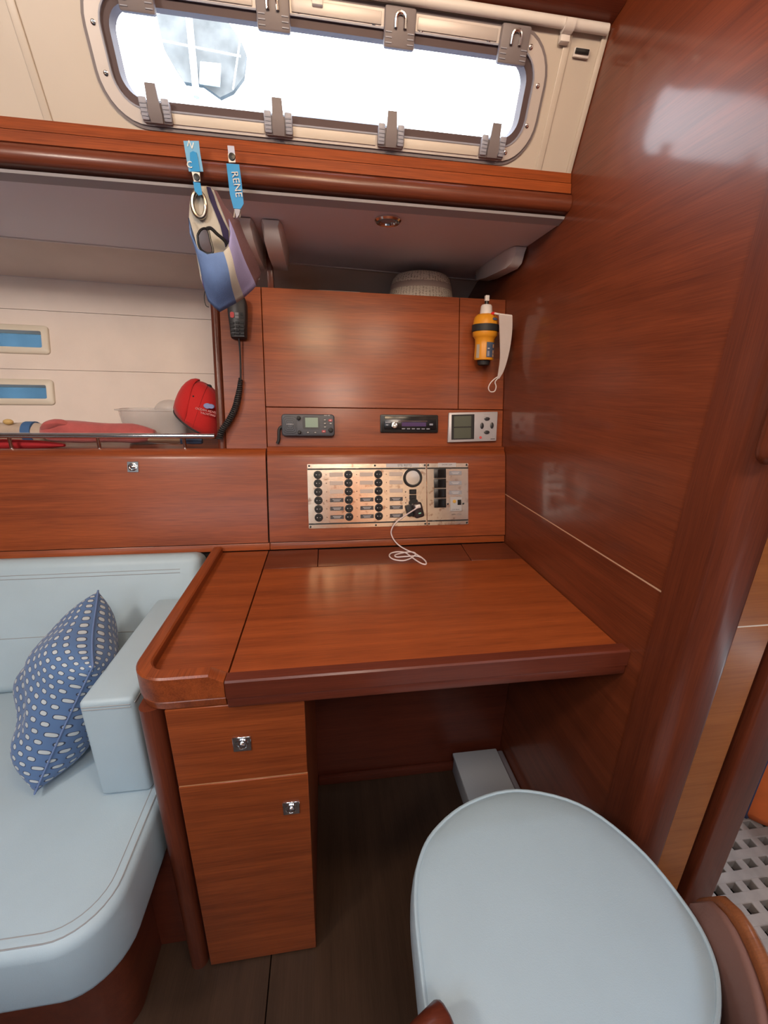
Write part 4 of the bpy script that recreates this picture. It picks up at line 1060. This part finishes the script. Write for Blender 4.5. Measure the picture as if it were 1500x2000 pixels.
build('strap', roll([shp((55,845),1.44),shp((73,845),1.44)],[.037,.037],.95,wr=0), plain('blue_strap',(.05,.13,.30),.7), pz, smooth=70)
build('toggle', MB().ball(shp((16,824),1.42),(.014,.010,.009),12,6), plain('yellow_toggle',(.62,.42,.16),.6), pz)
r2_ = thing('cloth_belt','beige cloth belt lying on shelf below the red cap','belt',(-.50,1.34,SHZ))
build('cloth', roll([shp((290,860),1.34),shp((325,859),1.34),shp((358,860),1.34)],[.006,.014,.014,.010],.8,seed=4), plain('beige_cloth',(.42,.30,.22),.85), r2_, smooth=70)
build('blue_end', roll([shp((354,861),1.335),shp((375,861),1.335),shp((395,862),1.335)],[.012,.013,.010],.8,seed=6), plain('blue_cloth',(.07,.12,.22),.8), r2_, smooth=70)
# translucent tub
def clearp(name, a): 
    m, n, l, p = new_mat(name); out = n['Material Output']
    p.inputs['Base Color'].default_value = (.62,.58,.56,1); p.inputs['Roughness'].default_value=.3
    tr = n.new('ShaderNodeBsdfTransparent'); mx = n.new('ShaderNodeMixShader'); mx.inputs[0].default_value = a
    l.new(tr.outputs[0], mx.inputs[1]); l.new(p.outputs[0], mx.inputs[2]); l.new(mx.outputs[0], out.inputs[0]); return m
CLR = clearp('milky_plastic',.42)
tb = thing('plastic_tub','milky translucent plastic tub beside the red cap','tub',(-.55,1.47,SHZ))
TX = shp((305,800),1.47).x; TL = shp((305,800),1.43).z-SHZ
m = MB()
def tr_(w0, h_): return [Vec((x_,y_,SHZ+h_)) for x_,y_ in rrect(TX-w0,TX+w0,1.47-w0*.40,1.47+w0*.40,.02,4)]
m.loft([tr_(.02,.001),tr_(.092,.001),tr_(.106,TL-.006),tr_(.116,TL-.004),tr_(.116,TL),tr_(.103,TL),tr_(.088,.004)],caps=True)
build('tub', m, CLR, tb, smooth=50)
build('plastic_bag', MB().ball((TX+.045,1.47,SHZ+TL-.006),(.050,.030,.036),20,10), CLR, tb)

# red cap
RED = plain('red_cotton',(.50,.012,.012),.85,bump=.3,bscale=400,sheen=.2)
cpx = thing('baseball_cap','red baseball cap with dark trim propped against the cabinet side','cap',(-.40,1.42,SHZ))
_r = (on(425,854,1,1.42)-on(343,799,1,1.42)); rl = _r.length/2; side = _r.normalized()
ax1 = Vec((.40,-.12,.91)); ax1 = (ax1-side*ax1.dot(side)).normalized()
CFm = Frame((on(425,854,1,1.42)+on(343,799,1,1.42))/2, side, ax1.cross(side), ax1)
seg = 40; CH = .128; CW = .064
def dome(a, e, k=1.0):      # a round the opening, e elevation 0..90
    e = math.radians(e); c = math.cos(e)**.8 if math.cos(e) > 1e-4 else 0
    return CFm(rl*k*c*math.cos(a)-.030*math.sin(e), CW*k*c*math.sin(a), CH*(k if e > .2 else 1)*math.sin(e))
m = MB(); m.loft([[dome(2*math.pi*k/seg, e) for k in range(seg)] for e in (0,9,18,28,38,48,58,67,75,82,88)])
build('crown', m, RED, cpx, solid=.003, smooth=70)
for q_ in (-.25,-1.45,-2.6): build('panel_seam', MB().tube([dome(q_,e,1.012) for e in range(2,88,6)],.0009,5), plain('dark_red_seam',(.22,.006,.006),.9), cpx)
build('opening_trim', MB().tube([dome(2*math.pi*k/seg,0) for k in range(seg)],.0034,8,closed=True), BLKM, cpx)
build('top_button', MB().ball(dome(0,89),(.009,.007,.006),12,6), BLKM, cpx)
build('eyelet', MB().ball(dome(-1.9,42,1.01),(.003,.002,.003),8,5), BLKM, cpx)
vm = MB(); rs = []
for i in range(15):
    a = math.radians(105+150*i/14); k = math.sin(math.pi*i/14)**.6
    rs.append([dome(a, 4+t*(8+60*k), 1.03+.10*k*math.sin(math.pi*min(1,t*.85+.1))) for t in [j/7 for j in range(8)]])
vm.loft(rs, closed=False); build('peak', vm, RED, cpx, solid=.003, smooth=70)
fy_ = dome(-math.pi/2, 30).y
lg = Frame(on(409,796,1,fy_-.001), (1,0,-.10),(.10,0,1))
emb = MB()
for (du_, r_) in ((-.006,.0115),(.005,.010)):
    emb.lathe(lg.at(du_,.004,.0005+.001*(du_>0)),[(r_,-.006),(r_,0),(r_*.9,.0012),(.0001,.0014)],20,1,.72,caps=False)
build('emblem', emb, plain('emblem_blue',(.24,.28,.52),.6), cpx)
PT_ = plain('pink_thread',(.75,.35,.35),.7)
text('cap_lettering','OCEAN ADVENT',lg.at(-.004,-.011,.0005).rot(-.12),.0098,PT_,cpx,.0015)
text('cap_lettering','YACHTING',lg.at(-.004,-.021,.0005).rot(-.12),.0090,PT_,cpx,.0015)

# ================================================================= HANGING POUCH AND CLIP TAGS
BLU = plain('pouch_blue',(.12,.20,.42),.9,noise=.08,bump=.3,bscale=500); LAV = plain('pouch_lavender',(.26,.24,.44),.9,noise=.06,bump=.3,bscale=500)
CRM = plain('pouch_cream',(.44,.42,.38),.9,bump=.3,bscale=500); BRN = plain('pouch_brown',(.115,.055,.06),.9,bump=.3,bscale=500); NAV = plain('pouch_navy',(.025,.018,.06),.9)
ho = thing('hanging_pouch','striped blue and brown cloth pouch hanging from the window rail','pouch',(-.22,1.03,1.37))
cols_ = [((369,425),(407,588),1.045,0),((372,455),(411,592),1.022,0),((385,486),(418,600),1.000,0),((405,497),(430,609),.985,1-1),((437,492),(461,591),.975,1),((446,482),(475,581),.980,2),((449,455),(492,566),1.005,2),((446,428),(499,558),1.030,3),((466,430),(510,534),1.045,3),]
mis_src = [0,0,0,0,1,2,2,3]
NR = 12; strips = []
m = MB(); grid = []
for (tx,ty),(bx_,by_),yy,_ in cols_:
    row_ = []
    for i in range(NR+1):
        t = i/NR; bul = .016*math.sin(math.pi*min(1,t*1.05)); xw = 2.5*math.sin(t*7+tx*.1)
        y_ = yy*(1-t)+1.045*t - bul*1.4
        sag = 0
        row_.append(on(tx+(bx_-tx)*t+xw*.5, ty+(by_-ty)*t, 1, y_))
    grid.append(row_)
for ci in range(len(grid)-1):
    pass
vg = [[m.bm.verts.new(p) for p in row_] for row_ in grid]
for ci in range(len(vg)-1):
    for i in range(NR): m._f((vg[ci][i],vg[ci][i+1],vg[ci+1][i+1],vg[ci+1][i]), mis_src[ci])
build('front_cloth', m, [BLU,CRM,LAV,BRN], ho, solid=.0025, smooth=80)
def sheet(name, pxs, y, mat, th=.0025, parent=ho, depth=None):
    a = [on(*q,1,y if depth is None else depth(q)) for q in pxs]; m = MB(); m.loft([a,[p+Vec((0,th,0)) for p in a]],caps=True); return build(name, m, mat, parent, smooth=30)
bd = lambda q: 1.046+.00018*(q[0]-370)
sheet('back_cloth', [(369,425),(371,388),(378,372),(390,364),(404,363),(418,372),(432,392),(447,412),(464,432),(480,470),(500,520),(507,545),(480,573),(461,590),(430,607),(407,587),(392,545),(384,500),(374,450)],1.058,CRM)
sheet('dark_stripe', [(403,364),(411,366),(417,380),(425,405),(436,430),(446,450),(447,472),(440,482),(430,440),(418,410),(408,385)],1.0545,NAV)
sheet('stripe_edge', [(417,370),(424,374),(437,398),(449,415),(462,430),(463,440),(450,445),(446,442),(430,402)],1.053,BRN)
sheet('purple_lining', [(398,532),(393,540),(396,556),(404,580),(410,590),(412,570),(404,545)],1.050,plain('pouch_purple',(.12,.05,.22),.9))
gm = on(389,400,1,1.050)
build('grommet', MB().tube([gm+Vec((.0135*math.cos(a),-.0015,.0235*math.sin(a))) for a in [i*math.pi/16 for i in range(32)]],.0042,8,closed=True), plain('brass_grey',(.34,.31,.27),.3,metal=1), ho)
# small loop of cord at lower left and right hanger
build('cord', MB().tube(smooth_path([on(402,560,1,1.05),on(399,580,1,1.05),on(402,596,1,1.05),on(408,600,1,1.05)]),.001,6), BLKM, ho)
build('right_loop', MB().tube(smooth_path([on(457,425,1,1.045),on(461,405,1,1.045),on(469,400,1,1.045),on(468,425,1,1.045)]),.0016,6), plain('grey_tape',(.4,.36,.32),.6), ho)
# sunglasses in the pouch
sg = thing('sunglasses','black sunglasses tucked in the hanging striped pouch','sunglasses',(-.24,1.03,1.50))
lens = [(386,459),(392,449),(401,446),(407,452),(411,470),(416,492),(406,495),(395,490),(388,478)]
a = [on(*q,1,1.026) for q in lens]
m = MB(); m.loft([a,[p+Vec((0,.002,0)) for p in a]],caps=True); build('lens', m, plain('brown_lens',(.05,.02,.012),.12), sg, smooth=30)
build('rim', MB().tube(smooth_path(a+[a[0]],3),.0024,8), BLK, sg)
build('temple', MB().tube(smooth_path([on(*q,1,y) for q,y in (((404,447),1.024),((412,446),1.026),((425,458),1.030),((436,467),1.034),((444,478),1.038))]),[.0036]*21,8), BLK, sg)
# clip tags
TB = plain('blue_tag',(.02,.24,.55),.3); TC = glass('clear_tag_vinyl',(.75,.85,.92),.12); TWm = plain('white_tag',(.7,.7,.68),.4)
def tagclip(name, lab, body, snap, low, letters, rot):
    t = thing(name, lab, 'clip tag', on(*body[0],1,1.036), 'blue clip tags on the window rail')
    def sh(n_, q, y, mt, th=.0015): 
        a = [on(*p_,1,y) for p_ in q]; m = MB(); m.loft([a,[p_+Vec((0,th,0)) for p_ in a]],caps=True); return build(n_, m, mt, t, smooth=30)
    return t, sh
t1, sh = tagclip('clip_tag','wider blue plastic clip tag holding the striped pouch',[(358,275)],0,0,'',0)
b_ = sh('sleeve',[(358,275),(388,275),(391,300),(397,335),(369,335),(363,305)],1.036,plain('blue_sleeve',(.16,.38,.62),.25))
sh('blue_insert',[(371,298),(377,295),(384,298),(391,335),(372,335)],1.0335,TB)
sh('snap_strap',[(374,335),(390,337),(391,354),(379,355)],1.034,TWm)
sn = on(384,346,1,1.033); build('snap', MB().lathe(Frame(sn,(1,0,0),(0,0,1)),[(.0062,0),(.0058,.002),(.0001,.0025)],18,caps=False), BLK, t1)
sh('lower_strap',[(377,354),(391,357),(395,380),(388,382),(380,372)],1.036,TB)
text('tag_lettering','N',Frame(on(372,283,1,1.035),(.9,0,-.35),(.35,0,.9)),.016,TWm,t1,.0004)
text('tag_lettering','C',Frame(on(370,322,1,1.032),(1,0,0),(0,0,1)),.016,TWm,t1,.0004)
t2, sh = tagclip('clip_tag','narrow foil-lettered blue clip tag hanging right of pouch',[(445,285)],0,0,'',0)
sh('top_strap',[(444,284),(457,285),(459,302),(446,302)],1.036,plain('pale_lilac_tape',(.42,.46,.62),.3))
sh('snap_strap',[(445,300),(459,300),(460,317),(447,317)],1.034,TWm)
sn = on(453,306,1,1.033); build('snap', MB().lathe(Frame(sn,(1,0,0),(0,0,1)),[(.0068,0),(.006,.002),(.0001,.0025)],18,caps=False), BLK, t2)
sh('sleeve',[(442,319),(467,321),(471,350),(476,398),(470,408),(456,407),(449,380),(445,345)],1.035,TB)
text('tag_lettering','RENE',Frame(on(462,360,1,1.033),(.13,0,-1),(1,0,.13)),.019,plain('foil',(.8,.8,.78),.2,metal=.7),t2,.0005)
sh('lower_strap',[(457,406),(470,406),(467,420),(462,426)],1.036,GREYL)

# ================================================================= BEYOND THE DOORWAY
# teak grating on the aft floor: ribs both ways with square openings
gf_ = sempty('floor', (1.5,.9,FZ)); gf_['label'] = 'pale cockpit grating floor beyond the doorway'
GT = plain('weathered_teak',(.34,.29,.25),.7,noise=.15,nscale=20)
pitch = .056; x0_, x1_, y0_, y1_ = .925,1.72,-.1,1.5
GA = 0.0
GFm = Frame((1.2,.7,FZ),(math.cos(GA),math.sin(GA),0),(-math.sin(GA),math.cos(GA),0))
for k in range(-12,17):
    build('grating_bar', MB().box(GFm,-.27,.62,k*.046-.0125,k*.046+.0125,-.030,-.001,.002,1), GT, gf_)
for k in range(-4,12):
    build('grating_crossbar', MB().box(GFm,k*.052-.0125,k*.052+.0125,-.60,.80,-.034,-.0020,.002,1), GT, gf_)
build('drip_tray', MB().box(W,.925,2.2,-2.3,1.95,FZ-.08,FZ-.05), plain('tray_dark',(.05,.05,.05),.5), gf_)
build('frame_board', MB().box(W,.925,.99,-.9,.30,FZ-.03,FZ+.002,.002), GT, gf_)
struct('wall_aft_back', MB().box(W,.62,2.2,1.50,1.55,FZ,CZ), WHITE)
# orange jacket hanging beyond the doorway
oj = thing('orange_bag','bright orange bag with dark blue piping beyond the doorway','bag',(1.425,.80,FZ))
m = MB(); rs = []
OC = plain('orange_cloth',(.80,.17,.035),.7,noise=.08,nscale=14,bump=.3,bscale=30)
OBX, OBY = 1.425, .80
for z, s_ in ((FZ+.001,.5),(FZ+.006,.82),(FZ+.05,.97),(.15,1.0),(.32,.98),(.46,.90),(.55,.78),(.60,.5)):
    rs.append([Vec((OBX+.20*s_*math.cos(a)*(1+.03*math.sin(3*a+z*9)), OBY+.15*s_*math.sin(a)*(1+.04*math.sin(4*a+z*7)), z)) for a in [2*math.pi*k/36 for k in range(36)]])
m.loft(rs, caps=True); build('body', m, OC, oj, smooth=70)
build('piping', MB().tube([Vec((OBX+.207*s_*math.cos(-2.65), OBY+.157*s_*math.sin(-2.65), z)) for z, s_ in ((FZ+.008,.5),(FZ+.012,.82),(FZ+.05,.98),(.15,1.01),(.32,.99),(.46,.91),(.55,.79))],.007,8), plain('navy_piping',(.03,.04,.10),.6), oj)
# made-up fittings for the added fill lamps
LENS, lns, lks, lp_ = new_mat('fill_lamp_lens'); lp_.inputs['Emission Color'].default_value = (1,.8,.6,1); lp_.inputs['Emission Strength'].default_value = 2.0
spots_ = ('above the chart table left half','above the chart table right half','over the sofa','behind the navigator stool','by the opposite wall')
for a_, w_ in zip(FILL_LAMPS, spots_):
    x, y = a_[0][0], a_[0][1]
    t = thing('fill_lamp','round warm fill lamp added on the deckhead '+w_,'lamp',(x,y,CZ),'added deckhead lamps')
    f = Frame((x,y,CZ-.0005),(1,0,0),(0,-1,0),(0,0,-1))
    build('bezel', MB().lathe(f,[(.055,0),(.055,.006),(.048,.012),(.040,.010)],32,caps=False), CHROME, t)
    build('lens', MB().lathe(f,[(.040,.004),(.030,.009),(.0001,.011)],28,caps=False), LENS, t)
